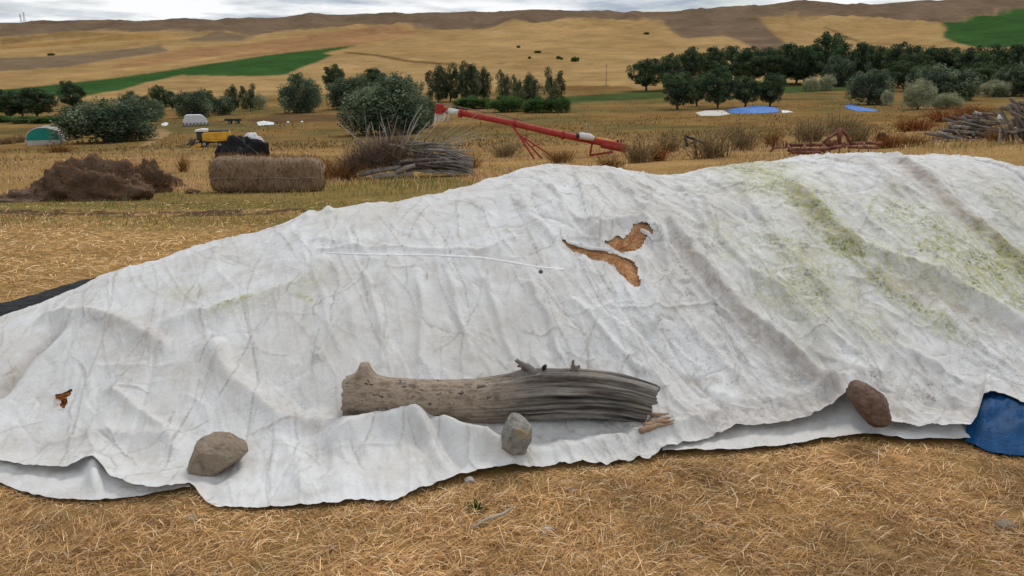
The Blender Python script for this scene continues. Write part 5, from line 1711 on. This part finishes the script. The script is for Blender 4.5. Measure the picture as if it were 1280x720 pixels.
# the straw bale: one long netted roll lying crosswise
def build_bale():
    a = at_Y(257, 216, 21.0); b = at_Y(402, 214, 21.0)
    gzv = terr1((a[0] + b[0]) / 2, 21.0)
    r = 0.47
    Lb = b[0] - a[0]
    t = thing('straw_bale', 'long weathered straw bale lying crosswise below the black plastic heap', 'bale', ((a[0] + b[0]) / 2, 21.4, gzv))
    nu, nv = 140, 64
    u = np.linspace(-1, 1, nu); th = np.linspace(0, 2 * np.pi, nv, endpoint=False)
    U, TH = np.meshgrid(u, th, indexing='ij')
    rr = r * np.clip(1 - np.abs(U) ** 14, .05, 1) ** .5 * (1 + .11 * fbm(U * 3, np.cos(TH) * 1.5, np.sin(TH) * 1.5, 4) - .05 * np.clip(np.sin(TH), 0, 1) * U + .02 * fbm(U * 40, np.cos(TH), np.sin(TH), 2))
    cs, sn = np.cos(TH), np.sin(TH)
    sq = 1 / np.maximum(np.abs(cs) ** 4.2 + np.abs(sn) ** 4.2, 1e-6) ** (1 / 4.2)
    V = np.stack([U * Lb / 2, rr * cs * sq, np.maximum(rr * sn * sq + r * .93, -.05)], -1)
    i = np.arange(nu * nv).reshape(nu, nv)
    f = np.stack([i[:-1], np.roll(i[:-1], -1, 1), np.roll(i[1:], -1, 1), i[1:]], -1).reshape(-1, 4)
    me = np_mesh('straw_body', V.reshape(-1, 3), f[:, ::-1], M_bale, True)
    link('straw_body', me, t)
    for zz in (.40,):
        bm = bmesh.new()
        y = -r * 1.03
        add_tube(bm, [(x * Lb / 2, y - .015 + .01 * math.sin(x * 20), zz + .012 * math.sin(x * 9)) for x in np.linspace(-.93, .93, 30)], .007, 6)
        bm_obj('twine', bm, M_twine, t, True)
    n = 6000
    P = V.reshape(-1, 3)[RNG.integers(0, nu * nv, n)] + RNG.normal(0, .02, (n, 3))
    D = np.stack([RNG.normal(0, .35, n), -np.abs(RNG.normal(0, .4, n)), RNG.choice([-1, 1], n) * RNG.uniform(.5, 1, n)], 1); D /= np.linalg.norm(D, axis=1)[:, None]
    Vv, Ff, C = ribbons(P, D, RNG.uniform(.05, .16, n), RNG.uniform(.006, .014, n), RNG.uniform(0, .3, n), pick(n, 1.5 * np.array([lin(134, 104, 72), lin(112, 84, 60), lin(160, 122, 80), lin(96, 74, 56)])))
    tag(link('loose_straw', np_mesh('loose_straw', Vv, Ff, M_straw, False, {'col': C}), t), kind='stuff')


build_bale()


# ------------------------------------------------------------------ brush pile
def build_brush():
    p0 = on_terr([505], [222])[0]
    s = depth(p0) / F
    t = thing('brush_pile', 'wide pile of cut grey branches and twigs in front of the largest willow', 'brush pile', (p0[0], p0[1], terr1(p0[0], p0[1])))
    L = lambda px, row, dy=0.0: np.array([(px - 505) * s, dy, (226 - row) * s])
    rnd = random.Random(3)
    for k in range(115):        # heavy branches of the right half
        x0 = rnd.uniform(490, 560); y0 = rnd.uniform(0, 1)
        row0 = 218 - y0 * 36 * (1 - max(0, x0 - 520) / 90)
        ln = rnd.uniform(35, 75)
        x1 = min(592, x0 + ln); row1 = min(219, row0 + rnd.uniform(-3, 15))
        d0, d1 = rnd.uniform(-.7, .9), rnd.uniform(-.7, .9)
        a, b = L(x0, row0, d0), L(x1, row1, d1)
        mid = (a + b) / 2 + np.array([0, 0, rnd.uniform(-.04, .10)])
        bm = bmesh.new()
        r = rnd.uniform(.016, .046)
        add_tube(bm, [a, (a + mid) / 2 + [0, 0, .02], mid, (b + mid) / 2, b], [r, r, r * .85, r * .7, r * .4], 7)
        bm_obj('branch', bm, M_branch if k % 3 else M_twig, t, True)
    for k in range(3):
        bm = bmesh.new()
        a, b = L([455, 500, 470][k], [219, 216, 222][k], -.75), L([505, 522, 520][k], [210, 208, 219][k], -.6)
        add_tube(bm, [a, (a + b) / 2 + [0, 0, .03], b], [.085, .09, .075], 10)
        bm_obj('branch', bm, M_branch, t, True)
    for k in range(52):        # thin shoots that stand up
        x0 = rnd.uniform(455, 540); a = L(x0, rnd.uniform(186, 210), rnd.uniform(-.4, .6))
        lean = (x0 - 486) / 50 + rnd.uniform(-.30, .60)
        top = rnd.uniform(136, 178)
        b = L(x0 + lean * 55, top, rnd.uniform(-.5, .8))
        mid = (a + b) / 2 + np.array([rnd.uniform(-.12, .12), 0, .05])
        bm = bmesh.new(); add_tube(bm, [a, mid, b], [.013, .010, .005], 5)
        bm_obj('shoot', bm, M_twig_pale if k % 3 else M_twig, t, True)
    n = 3400                   # the mass of fine twigs on the left half
    x = RNG.normal(0, 1, n); px = 478 + 26 * np.clip(x, -1.7, 2.2)
    hmax = np.clip(38 - np.abs(px - 492) * .42, 6, 40)
    row = 219 - RNG.random(n) * hmax
    P = np.stack([(px - 505) * s, RNG.uniform(-.8, .9, n), (226 - row) * s], 1)
    th = RNG.uniform(-.3, 3.4, n); D = np.stack([np.cos(th), RNG.normal(0, .5, n), np.abs(np.sin(th)) * .8 + .1], 1); D /= np.linalg.norm(D, axis=1)[:, None]
    V, Fq, C = ribbons(P, D, RNG.uniform(.25, .9, n), RNG.uniform(.008, .016, n), RNG.uniform(-.2, .4, n), pick(n, 1.5 * np.array([lin(104, 88, 78), lin(82, 68, 60), lin(132, 114, 98), lin(66, 54, 50)])))
    tag(link('twigs', np_mesh('twigs', V, Fq, M_straw, False, {'col': C}), t), kind='stuff')


build_brush()


# ------------------------------------------------------------------ woodpiles on the right: every log its own thing
def woodlog_mesh(k):
    bm = bmesh.new()
    rnd = random.Random(50 + k)
    n = 7
    pts = [(-.5 + i / (n - 1), rnd.uniform(-.025, .025), rnd.uniform(-.03, .03)) for i in range(n)]
    add_tube(bm, pts, [.5 * .14 * rnd.uniform(.85, 1.15) * (1 - .25 * i / n) for i in range(n)], 9)
    me = bpy.data.meshes.new('wood_log'); bm.to_mesh(me); bm.free()
    me.materials.append([M_branch, M_brownwood, M_twig][k % 3])
    me.polygons.foreach_set('use_smooth', [True] * len(me.polygons))
    return me


WL = [woodlog_mesh(k) for k in range(9)]
LAYER = ['the bottom'] + ['the ' + q for q in ORD[1:]]
PLACE_W = ['at the bottom', 'in the lower middle', 'in the upper middle', 'on the top']


def woodpile(px0, px1, base, rows, slope, group, where, seed, lean):
    rnd = random.Random(seed)
    pm = on_terr([(px0 + px1) / 2], [base])[0]
    s = depth(pm) / F
    for lev in range(rows):
        f = lev / max(1, rows - 1)
        a, b = px0 + (px1 - px0) * slope * f, px1
        n = max(2, int((b - a) / 9))
        for k in range(n):
            px = a + (b - a) * (k + .5) / n + rnd.uniform(-3, 3)
            ln = rnd.uniform(.7, 1.5) if rows > 5 else rnd.uniform(.7, 1.2)
            me = rnd.choice(WL)
            x = (px - 640) * depth(pm) / F
            y = pm[1] + rnd.uniform(-.5, .7)
            o = link('wood_log', me, None, (x, y, pm[2] + .08 + lev * .115 + rnd.uniform(-.03, .03)), (rnd.uniform(0, 6), lean * rnd.uniform(.2, 1.4) + rnd.uniform(-.3, .3), rnd.uniform(-.9, .9)), (ln, rnd.uniform(.55, 1.35), rnd.uniform(.55, 1.35)))
            pos = min(3, int(f * 4))
            kind = {0: 'grey', 1: 'brown', 2: 'dark'}[WL.index(me) % 3]
            tag(o, f'{kind} log, {ORD[k]} from the left in {LAYER[lev]} layer of the {where} woodpile', 'log', group)


woodpile(1168, 1246, 177, 11, .55, 'logs of the left woodpile', 'left', 4, .22)
woodpile(1258, 1330, 178, 13, .12, 'logs of the right woodpile', 'right', 6, .75)
p = on_terr([1235], [179])[0]; s = depth(p) / F
tube_thing('fence_post', [(p[0], p[1] - .8, p[2] - .03), (p[0] - .03, p[1] - .8, p[2] + .35), (p[0] - .04, p[1] - .8, p[2] + .68)], [.06, .055, .05], mat('pale_post', (.42, .39, .34), var=.3, scale=5), 'short pale post standing at the right end of the left woodpile', 'post', 10)
p = on_terr([1250], [178])[0]
me = lump_mesh('white_sack', (.14, .12, .17), .4, 3, M_white_sheet, sub=4)
o = link('white_sack', me, None, (p[0], p[1] + .2, p[2] + .98)); tag(o, 'small white sack on the logs between the two woodpiles', 'sack')
heap_thing('dark_tyre_heap', 1104, 176, 15, 9, .25, .5, 3, M_black, 'small black plastic bundle in the grass right of the harrow', 'bundle', sub=4).name = 'plastic_bundle'


# ------------------------------------------------------------------ the red grain auger
def tube_part(name, parent, pts, r, material, seg=12):
    org = Vector(parent.location)
    bm = bmesh.new(); add_tube(bm, [Vector([float(c) for c in q]) - org for q in pts], r, seg)
    return bm_obj(name, bm, material, parent, True)


def build_auger():
    A = lambda px, row, Y=None: at_Y(px, row, Y if Y else 44.0 - (px - 545) / 240 * 4.0)
    g = on_terr([676], [198])[0]
    t = thing('grain_auger', 'long red grain auger raised towards the left above the grass', 'auger', (g[0], 42, terr1(g[0], 42)))
    s = 41.0 / F
    tube_part('tube', t, [A(549, 136.5), A(600, 146), A(637, 153.5), A(700, 168), A(782, 184)], [.15, .155, .16, .17, .17], M_red, 16)
    for px, row in ((643, 154.8), (576, 141.5), (704, 168.8)):
        tube_part('flange', t, [A(px - 1.3, row - .3), A(px + 1.3, row + .3)], .24, M_red, 16)
    tube_part('white_band', t, [A(561, 138.6), A(576, 141.4)], .163, M_white, 16)
    tube_part('truss_rail', t, [A(549, 129), A(583, 135.5), A(630, 144.5), A(655, 151)], .028, M_brownwood, 6)
    for (a, b) in (((552, 129.5), (552, 136)), ((583, 135.5), (583, 142)), ((643, 147), (643, 153))):
        tube_part('truss_post', t, [A(*a), A(*b)], .035, M_red, 6)
    # discharge hood and hanging spout
    bm = bmesh.new(); c = A(549, 136) - np.array(t.location)
    add_box(bm, tuple(c), (.42, .44, .52), Matrix.Rotation(.17, 3, 'Y'))
    bm_obj('discharge_hood', bm, M_red, t, bevel=.04)
    org = np.array(t.location)
    for dxp, w in ((-3, .10), (2, .13), (8, .09), (13, .06)):
        nu = 10
        top, bot = A(549 + dxp, 141), A(546 + dxp * 1.05 + random.uniform(-1, 1), 147 + (12 if dxp < 0 else 5) * random.uniform(.7, 1))
        P = []
        for k in range(nu):
            f = k / (nu - 1); q = top * (1 - f) + bot * f
            ww = w * (1 - .5 * f)
            P += [q + [-ww, .03 * math.sin(f * 9), 0], q + [0, -.05, 0], q + [ww, .03 * math.cos(f * 7), 0]]
        P = np.array(P) - org
        link('spout_rag', np_mesh('spout_rag', P, grid_faces(nu, 3), M_white_sheet, True), t)
    # carriage legs
    for a, b in (((637, 155), (679, 200)), ((640, 156), (668, 199)), ((655, 172), (688, 194))):
        tube_part('leg', t, [A(*a, 42.2), A(*b, 41.4)], .045, M_red, 8)
    for a, b in (((652, 170), (662, 168.5)), ((664, 184), (674, 180))):
        tube_part('cross_brace', t, [A(*a, 42), A(*b, 42)], .025, M_red, 6)
    # motor, guard and intake
    c = A(735, 172, 40.6) - org
    bm = bmesh.new(); add_tube(bm, [c + [-.45, 0, .08], c + [-.42, 0, .10], c + [.05, 0, .04], c + [.30, 0, -.06]], [.10, .17, .18, .12], 14)
    m_ = bm_obj('motor', bm, M_white, t, True)
    bm = bmesh.new(); add_tube(bm, [c + [-.60, 0, .10], c + [-.455, 0, .09]], [.10, .13], 12); bm_obj('motor_fan', bm, M_dark, t, True)
    for dxx in (-.06, .06):
        bm = bmesh.new(); add_tube(bm, [c + [dxx, 0, .15], c + [dxx, 0, .72]], .022, 6); bm_obj('lever', bm, M_grey, t, True)
    bm = bmesh.new(); a, b = A(745, 172.8, 40.6) - org, A(769, 178, 40.4) - org
    add_tube(bm, [a, b], .075, 10); bm_obj('drive_shaft_guard', bm, M_orange, t, True)
    bm = bmesh.new(); c2 = A(773, 178.5, 40.4) - org
    add_box(bm, tuple(c2 + [-.03, 0, .04]), (.10, .2, .2)); add_box(bm, tuple(c2 + [.13, 0, .05]), (.06, .2, .26)); add_box(bm, tuple(c2 + [.05, 0, -.03]), (.24, .16, .10))
    bm_obj('gear_bracket', bm, M_dark, t)
    tube_part('intake', t, [A(752, 180), A(783, 186)], .20, M_red, 14)
    tube_part('axle', t, [A(738, 194, 40.8), A(766, 190, 40.2)], .06, M_red, 8)
    tube_part('axle_leg', t, [A(741, 175, 40.8), A(737, 196, 40.8)], .05, M_red, 8)
    tube_part('axle_leg', t, [A(765, 182, 40.3), A(760, 194, 40.3)], .05, M_grey, 8)


build_auger()
g = on_terr([826], [194])[0]
tube_thing('red_pipe', [g + [-.4, 0, .12], g + [0, 0, .16], g + [.45, 0, .13]], [.05, .05, .05], M_red, 'short red pipe lying in the weeds right of the auger', 'pipe')


# ------------------------------------------------------------------ thin dark boom in the weeds
def build_boom():
    B = lambda px, row: at_Y(px, row, 33.0)
    g = at_Y(880, 196, 33.0)
    t = thing('implement_boom', 'thin dark folding boom of an implement sticking out of grey weeds', 'implement', (g[0], 33, terr1(g[0], 33)))
    tube_part('arm', t, [B(856, 170), B(868, 174), B(882, 180), B(905, 196)], .05, M_dark, 8)
    tube_part('post', t, [B(856, 169), B(859, 183)], .06, M_dark, 8)
    tube_part('strut', t, [B(858, 182), B(872, 175.5)], .03, M_dark, 6)
    tube_part('ground_leg', t, [B(868, 174), B(872, 202)], .04, M_dark, 6)


build_boom()


# ------------------------------------------------------------------ rusty harrow
def build_harrow():
    Y0 = 23.0
    H = lambda px, row, dy=0.0: at_Y(px, row, Y0 + dy)
    g = H(1035, 192)
    t = thing('rusty_harrow', 'rusty farm harrow with upright mast standing behind the tarp ridge', 'harrow', (g[0], Y0, terr1(g[0], Y0)))
    beam = lambda nm, pts, r: tube_part(nm, t, pts, r, M_rust, 6)
    beam('frame_beam', [H(982, 181.5), H(1020, 181), H(1056, 179.5)], .055)
    beam('frame_beam', [H(985, 187.5, -.5), H(1030, 187, -.5), H(1052, 183, -.5)], .06)
    beam('frame_beam', [H(990, 190.5, -.7), H(1026, 190.5, -.7)], .05)
    beam('frame_beam', [H(1040, 182, .5), H(1075, 179, .5), H(1102, 179, .5)], .05)
    beam('frame_beam', [H(1060, 184, .1), H(1098, 184.5, .1)], .045)
    for a, b in (((985, 181, 0), (988, 188, -.5)), ((1005, 181, 0), (1008, 190, -.7)), ((1030, 181, 0), (1030, 190, -.6)), ((1052, 179, 0), (1056, 184, -.4)), ((1080, 179, .5), (1080, 184.5, .1))):
        beam('cross_member', [H(*a), H(*b)], .04)
    beam('mast', [H(1049, 182), H(1049.5, 160)], .062)
    beam('mast_brace', [H(1028, 180), H(1036, 173), H(1048, 164)], .04)
    beam('mast_brace', [H(1064, 180), H(1058, 168), H(1051, 162)], .045)
    beam('hitch_bar', [H(963, 190, -.3), H(967, 185, -.3), H(984, 184, -.3)], .03)
    for px in (979, 983):
        beam('tine', [H(px, 184), H(px - .3, 176)], .02)
    beam('tine', [H(1015, 180), H(1010, 175), H(1012, 170), H(1014, 176)], .022)
    for px in (1035, 1038, 1042, 1045):
        beam('tine', [H(px, 184, -.2), H(px + .3, 175, -.2)], .035)
    for k in range(9):
        px = 988 + k * 12
        beam('spring_tine', [H(px, 182, .1), H(px + 2, 185, -.15), H(px + 1, 190, -.25), H(px - 2, 193.5, -.1)], .018)


build_harrow()


# ------------------------------------------------------------------ far yard: tunnel, shed, combine, trailer, sheets
def place(px, row):
    p = on_terr([px], [row])[0]
    return np.array([p[0], p[1], terr1(p[0], p[1])]), depth(p) / F


def build_tunnel():
    p, s = place(55, 181)
    W, Hh = 38 * s, 21 * s
    t = thing('polytunnel', 'small polytunnel with a bright green end wall and pale cover', 'polytunnel', tuple(p), .42)
    arc = lambda k, n, r=1.0: (-W / 2 * math.cos(math.pi * k / n) * r, Hh * math.sin(math.pi * k / n) ** .62 * r)
    n = 26
    bm = bmesh.new()
    r0 = [bm.verts.new((arc(k, n)[0], 0.05, arc(k, n)[1])) for k in range(n + 1)]
    r1 = [bm.verts.new((arc(k, n)[0], 6.5, arc(k, n)[1])) for k in range(n + 1)]
    r2 = [bm.verts.new((arc(k, n, .96)[0], 0.05, arc(k, n, .96)[1])) for k in range(n + 1)]
    r3 = [bm.verts.new((arc(k, n, .96)[0], 6.5, arc(k, n, .96)[1])) for k in range(n + 1)]
    for k in range(n):
        bm.faces.new((r0[k], r0[k + 1], r1[k + 1], r1[k])); bm.faces.new((r2[k + 1], r2[k], r3[k], r3[k + 1])); bm.faces.new((r0[k + 1], r0[k], r2[k], r2[k + 1])); bm.faces.new((r1[k], r1[k + 1], r3[k + 1], r3[k]))
    bm_obj('cover', bm, M_pale_sheet, t, True)
    zs = Hh * .27
    ol = [q for q in (arc(k, 40, .97) for k in range(41)) if q[1] >= zs]
    ol = [(-W / 2 * .955, zs)] + ol + [(W / 2 * .955, zs)]
    bm = bmesh.new(); add_prism(bm, ol, -.02, .04); bm_obj('end_wall', bm, M_green_sheet, t)
    bm = bmesh.new(); add_prism(bm, [(-W / 2 * .96, -.05), (-W / 2 * .955, zs), (W / 2 * .955, zs), (W / 2 * .96, -.05)], -.03, .03); bm_obj('skirt', bm, M_pale_sheet, t)
    for y in (0, 2.2, 4.4, 6.4):
        bm = bmesh.new(); add_tube(bm, [(arc(k, 20, 1.01)[0], y, arc(k, 20, 1.01)[1]) for k in range(21)], .04, 6); bm_obj('hoop', bm, M_grey if y else M_white, t, True)


build_tunnel()


def build_shed():
    p, s = place(245, 158)
    W, Hh = 31 * s, 14 * s
    t = thing('white_shed', 'small white covered shed with sloped sides in front of willows', 'shed', tuple(p), .38)
    ol = [(-.5 * W, .12 * Hh), (-.46 * W, .55 * Hh), (-.38 * W, .9 * Hh), (-.30 * W, Hh), (.2 * W, Hh), (.32 * W, .88 * Hh), (.42 * W, .6 * Hh), (.5 * W, .2 * Hh)]
    bm = bmesh.new(); add_prism(bm, ol, 0, 3.2); bm_obj('cover', bm, M_white_sheet, t, bevel=.08)
    for x in np.linspace(-.46, .46, 8):
        bm = bmesh.new(); add_box(bm, (x * W, -.06, .16 * Hh), (.07 * W, .12, .34 * Hh)); bm_obj('plinth_board', bm, M_greywood, t)
    for x in (-.3, 0, .3):
        bm = bmesh.new(); add_box(bm, (x * W, -.045, .6 * Hh), (.05, .05, .7 * Hh)); bm_obj('rib', bm, M_white, t)


build_shed()


def wheel(parent, name, loc, r, w, axis_y=True):
    rot = Matrix.Rotation(math.pi / 2, 4, 'X')
    bm = bmesh.new()
    bmesh.ops.create_cone(bm, cap_ends=True, segments=20, radius1=r, radius2=r, depth=w, matrix=Matrix.Translation(loc) @ rot)
    t = bm_obj(name, bm, M_tyre, parent, bevel=w * .12)
    bm = bmesh.new()
    bmesh.ops.create_cone(bm, cap_ends=True, segments=16, radius1=r * .52, radius2=r * .52, depth=w * 1.06, matrix=Matrix.Translation(loc) @ rot)
    bm_obj('rim', bm, M_grey, t)
    return t


def build_combine():
    p, s = place(264, 183)
    t = thing('combine_harvester', 'small yellow combine harvester parked in the yard facing left', 'combine harvester', tuple(p), .30)
    X = lambda px: (px - 264) * s
    Zr = lambda row: (183.2 - row) * s
    bm = bmesh.new(); add_prism(bm, [(X(255), Zr(176)), (X(255), Zr(166.5)), (X(259), Zr(165.2)), (X(287.5), Zr(164.8)), (X(288.5), Zr(174)), (X(284), Zr(175.5)), (X(270), Zr(176.5))], -1.0, 1.2); bm_obj('body', bm, M_yellow, t, bevel=.06)
    for a, b in ((256.5, 270.5), (272, 287)):
        bm = bmesh.new(); add_prism(bm, [(X(a), Zr(174)), (X(a), Zr(167.2)), (X(b), Zr(166.6)), (X(b), Zr(173.4))], -1.06, -1.0); bm_obj('side_panel', bm, M_yellow, t)
    bm = bmesh.new(); add_prism(bm, [(X(256), Zr(179)), (X(256), Zr(175.5)), (X(286), Zr(175)), (X(286), Zr(177.5))], -.8, 1.0); bm_obj('chassis', bm, M_rust, t)
    bm = bmesh.new(); add_prism(bm, [(X(249), Zr(175)), (X(248.5), Zr(164.5)), (X(255.5), Zr(164.5)), (X(255.5), Zr(175))], -.7, .9); c = bm_obj('cab', bm, M_dark, t)
    bm = bmesh.new(); add_prism(bm, [(X(249.3), Zr(173)), (X(248.9), Zr(165.5)), (X(254.5), Zr(165.5)), (X(254.5), Zr(173))], -.73, -.70); bm_obj('window', bm, M_glass, c)
    bm = bmesh.new(); add_prism(bm, [(X(247), Zr(164.3)), (X(247.5), Zr(162.8)), (X(255), Zr(161.3)), (X(262), Zr(162)), (X(262), Zr(164.4))], -.9, 1.1); bm_obj('cab_roof', bm, M_white, t)
    bm = bmesh.new(); add_prism(bm, [(X(262.5), Zr(164.7)), (X(263), Zr(163.2)), (X(286), Zr(163.4)), (X(287), Zr(164.6))], -.7, .9); bm_obj('engine_deck', bm, M_dark, t)
    for y in (-1.1, 1.0): wheel(t, 'front_wheel', (X(257), y, 4.0 * s), 4.0 * s, .5)
    for y in (-1.0, .9): wheel(t, 'rear_wheel', (X(275), y, 3.0 * s), 3.0 * s, .35)
    bm = bmesh.new(); add_prism(bm, [(X(241), Zr(183.6)), (X(241.5), Zr(182)), (X(248), Zr(179)), (X(253), Zr(178)), (X(254), Zr(181)), (X(250), Zr(183.4))], -1.9, 1.9); bm_obj('header', bm, M_yellow, t, bevel=.03)
    bm = bmesh.new()
    for k in range(6):
        a = k * math.pi / 3
        c = (X(243.2) + math.cos(a) * .48, 0, Zr(178.8) + math.sin(a) * .48)
        add_box(bm, c, (.10, 3.6, .10))
    add_tube(bm, [(X(243.2), -1.85, Zr(178.8)), (X(243.2), 1.85, Zr(178.8))], .12, 8)
    for y in (-1.8, 0, 1.8):
        for k in range(3):
            add_box(bm, (X(243.2), y, Zr(178.8)), (.98, .05, .07), Matrix.Rotation(k * math.pi / 3, 3, 'Y'))
    bm_obj('reel', bm, M_dark, t)
    bm = bmesh.new(); add_prism(bm, [(X(249), Zr(180)), (X(252), Zr(174)), (X(256), Zr(174)), (X(255), Zr(179))], -.5, .6); bm_obj('feeder_house', bm, M_dark, t)


build_combine()


def build_trailer():
    p, s = place(292, 155)
    t = thing('flat_trailer', 'low dark flat trailer standing right of the white shed', 'trailer', tuple(p), .2)
    W = 20 * s
    bm = bmesh.new(); add_box(bm, (0, 0, .75), (W, 1.9, .16)); bm_obj('deck', bm, M_dark, t)
    for y in (-.97, .97):
        bm = bmesh.new(); add_box(bm, (0, y, .98), (W * .98, .05, .3)); bm_obj('side_board', bm, M_greywood if y > 0 else M_dark, t)
    bm = bmesh.new(); add_tube(bm, [(-W / 2, 0, .7), (-W / 2 - 1.1, 0, .45)], .06, 6); bm_obj('drawbar', bm, M_dark, t)
    for x in (-.2, .25):
        for y in (-.85, .85): wheel(t, 'wheel', (x * W, y, .36), .36, .22)


build_trailer()


def flat_sheet(name, poly, material, label, hgt, cat='sheet', seed=1, group=None):
    w = world_poly(poly, 6)
    lo, hi = w.min(0), w.max(0)
    nx, ny = 60, 40
    X, Y = np.meshgrid(np.linspace(lo[0], hi[0], nx), np.linspace(lo[1], hi[1], ny))
    ins = in_poly(X, Y, w)
    d = dist_poly(X, Y, np.vstack([w, w[:1]]))
    size = min(hi - lo)
    Z = terr(X, Y) + .04 + hgt * sstep(0, size * .22, d) * (.55 + .9 * fbm(X / size * 2 + seed, Y / size * 2, seed * 1.7, 3)) + .03 * fbm(X * 2, Y * 2, seed, 2)
    keep = ins[:-1, :-1] & ins[1:, 1:] & ins[1:, :-1] & ins[:-1, 1:]
    V, f = compact(np.stack([X, Y, Z], -1).reshape(-1, 3), grid_faces(ny, nx, keep))
    return tag(link(name, np_mesh(name, V, f, material, True)), label, cat, group)


flat_sheet('pale_sheet', [(868, 141), (880, 138.5), (905, 138), (914, 143), (900, 145), (875, 145)], M_pale_sheet, 'pale beige sheet spread on the field left of the blue sheet', .25, seed=2)
flat_sheet('blue_sheet', [(905, 137), (930, 134), (965, 133), (975, 136), (976, 141), (940, 143), (912, 142)], M_blue_far, 'larger bright blue sheet over a low pile before the right grove', .9, seed=3)
flat_sheet('white_scrap_sheet', [(976, 137.5), (986, 138.5), (993, 140.5), (977, 141.5)], M_white_sheet, 'small white sheet touching the right end of the larger blue sheet', .15, seed=4)
flat_sheet('blue_sheet', [(1052, 132), (1066, 130), (1078, 134), (1100, 137.5), (1098, 140), (1070, 139.5), (1056, 136)], M_blue_far, 'smaller bright blue sheet below the round dark tree at right', .7, seed=5)
flat_sheet('white_scrap_sheet', [(320, 153), (330, 151), (343, 153), (344, 156), (322, 157.5)], M_white_sheet, 'low white sheeting scraps in the yard right of the dark trailer', .3, seed=6)
flat_sheet('white_scrap_sheet', [(200, 155.5), (207, 152.5), (212, 154), (210, 157), (202, 158)], M_white_sheet, 'small white scrap on the ground left of the white shed', .3, seed=7)
for px, row, lab in ((360, 152.5, 'left one of two tiny white scraps near the round willow'), (377.5, 152, 'right one of two tiny white scraps near the round willow')):
    flat_sheet('white_scrap', [(px - 2.5, row + 1), (px, row - 1.3), (px + 2.5, row + 1)], M_white_sheet, lab, .25, 'scrap', 8)

# poles on the skyline and field
def pole(px, base, h, label):
    p, s = place(px, base)
    t = thing('utility_pole', label, 'pole', tuple(p))
    bm = bmesh.new(); add_tube(bm, [(0, 0, -.3), (0, 0, h * s)], [.16, .10], 8); bm_obj('shaft', bm, M_greywood, t, True)
    bm = bmesh.new(); add_box(bm, (0, 0, h * s * .93), (1.8, .14, .14)); bm_obj('crossarm', bm, M_greywood, t)


pole(757.5, 108, 27, 'slender utility pole in front of the harvested hillside')


def pylon(px, base, h, label):
    p, s = place(px, base)
    H = h * s
    t = thing('power_pylon', label, 'pylon', tuple(p), .3, 'pylons on the skyline')
    bm = bmesh.new()
    for sx in (-1, 1):
        for sy in (-1, 1): add_tube(bm, [(sx * H * .09, sy * H * .09, -1), (sx * H * .02, sy * H * .02, H)], [.28, .2], 5)
    for z in np.linspace(.1, .9, 7):
        w = H * (.09 - .07 * z); w2 = H * (.09 - .07 * (z + .1))
        add_tube(bm, [(-w, -w, z * H), (w2, -w2, (z + .1) * H)], .14, 4); add_tube(bm, [(w, w, z * H), (-w2, w2, (z + .1) * H)], .14, 4)
    bm_obj('lattice', bm, M_grey, t)
    for z in (.72, .84, .95):
        bm = bmesh.new(); add_tube(bm, [(-H * .13, 0, z * H), (H * .13, 0, z * H)], .25, 5); bm_obj('arm', bm, M_grey, t)


pylon(31, 28.5, 12, 'right one of two small pylons on the left skyline')
pylon(26.5, 28.5, 11, 'left one of two small pylons on the left skyline')

# scattered bushes on the far field, each its own plant
for k, (px, row, w, h) in enumerate([(719, 77, 11, 6), (698, 74, 6, 4), (702, 74.5, 4, 3), (662, 73, 4, 3), (808, 44, 7, 3), (860, 66, 8, 3), (672, 67, 9, 3), (648, 60, 5, 3), (64, 69, 9, 3)]):
    t = tree('shrub', k % 2, px, row, w, h, ['largest dark bush on the harvested hillside', 'left bush of a close pair on the harvested hillside', 'right bush of a close pair on the harvested hillside', 'lone tiny bush at the left of the harvested hillside', 'flat bush high up on the harvested hillside', 'flat bush on the hillside right above the grove', 'flat bush on the hillside left of the largest bush', 'tiny bush at the upper left of the harvested hillside', 'small bush on the far left field'][k], 'bushes on the far fields', 'bush')
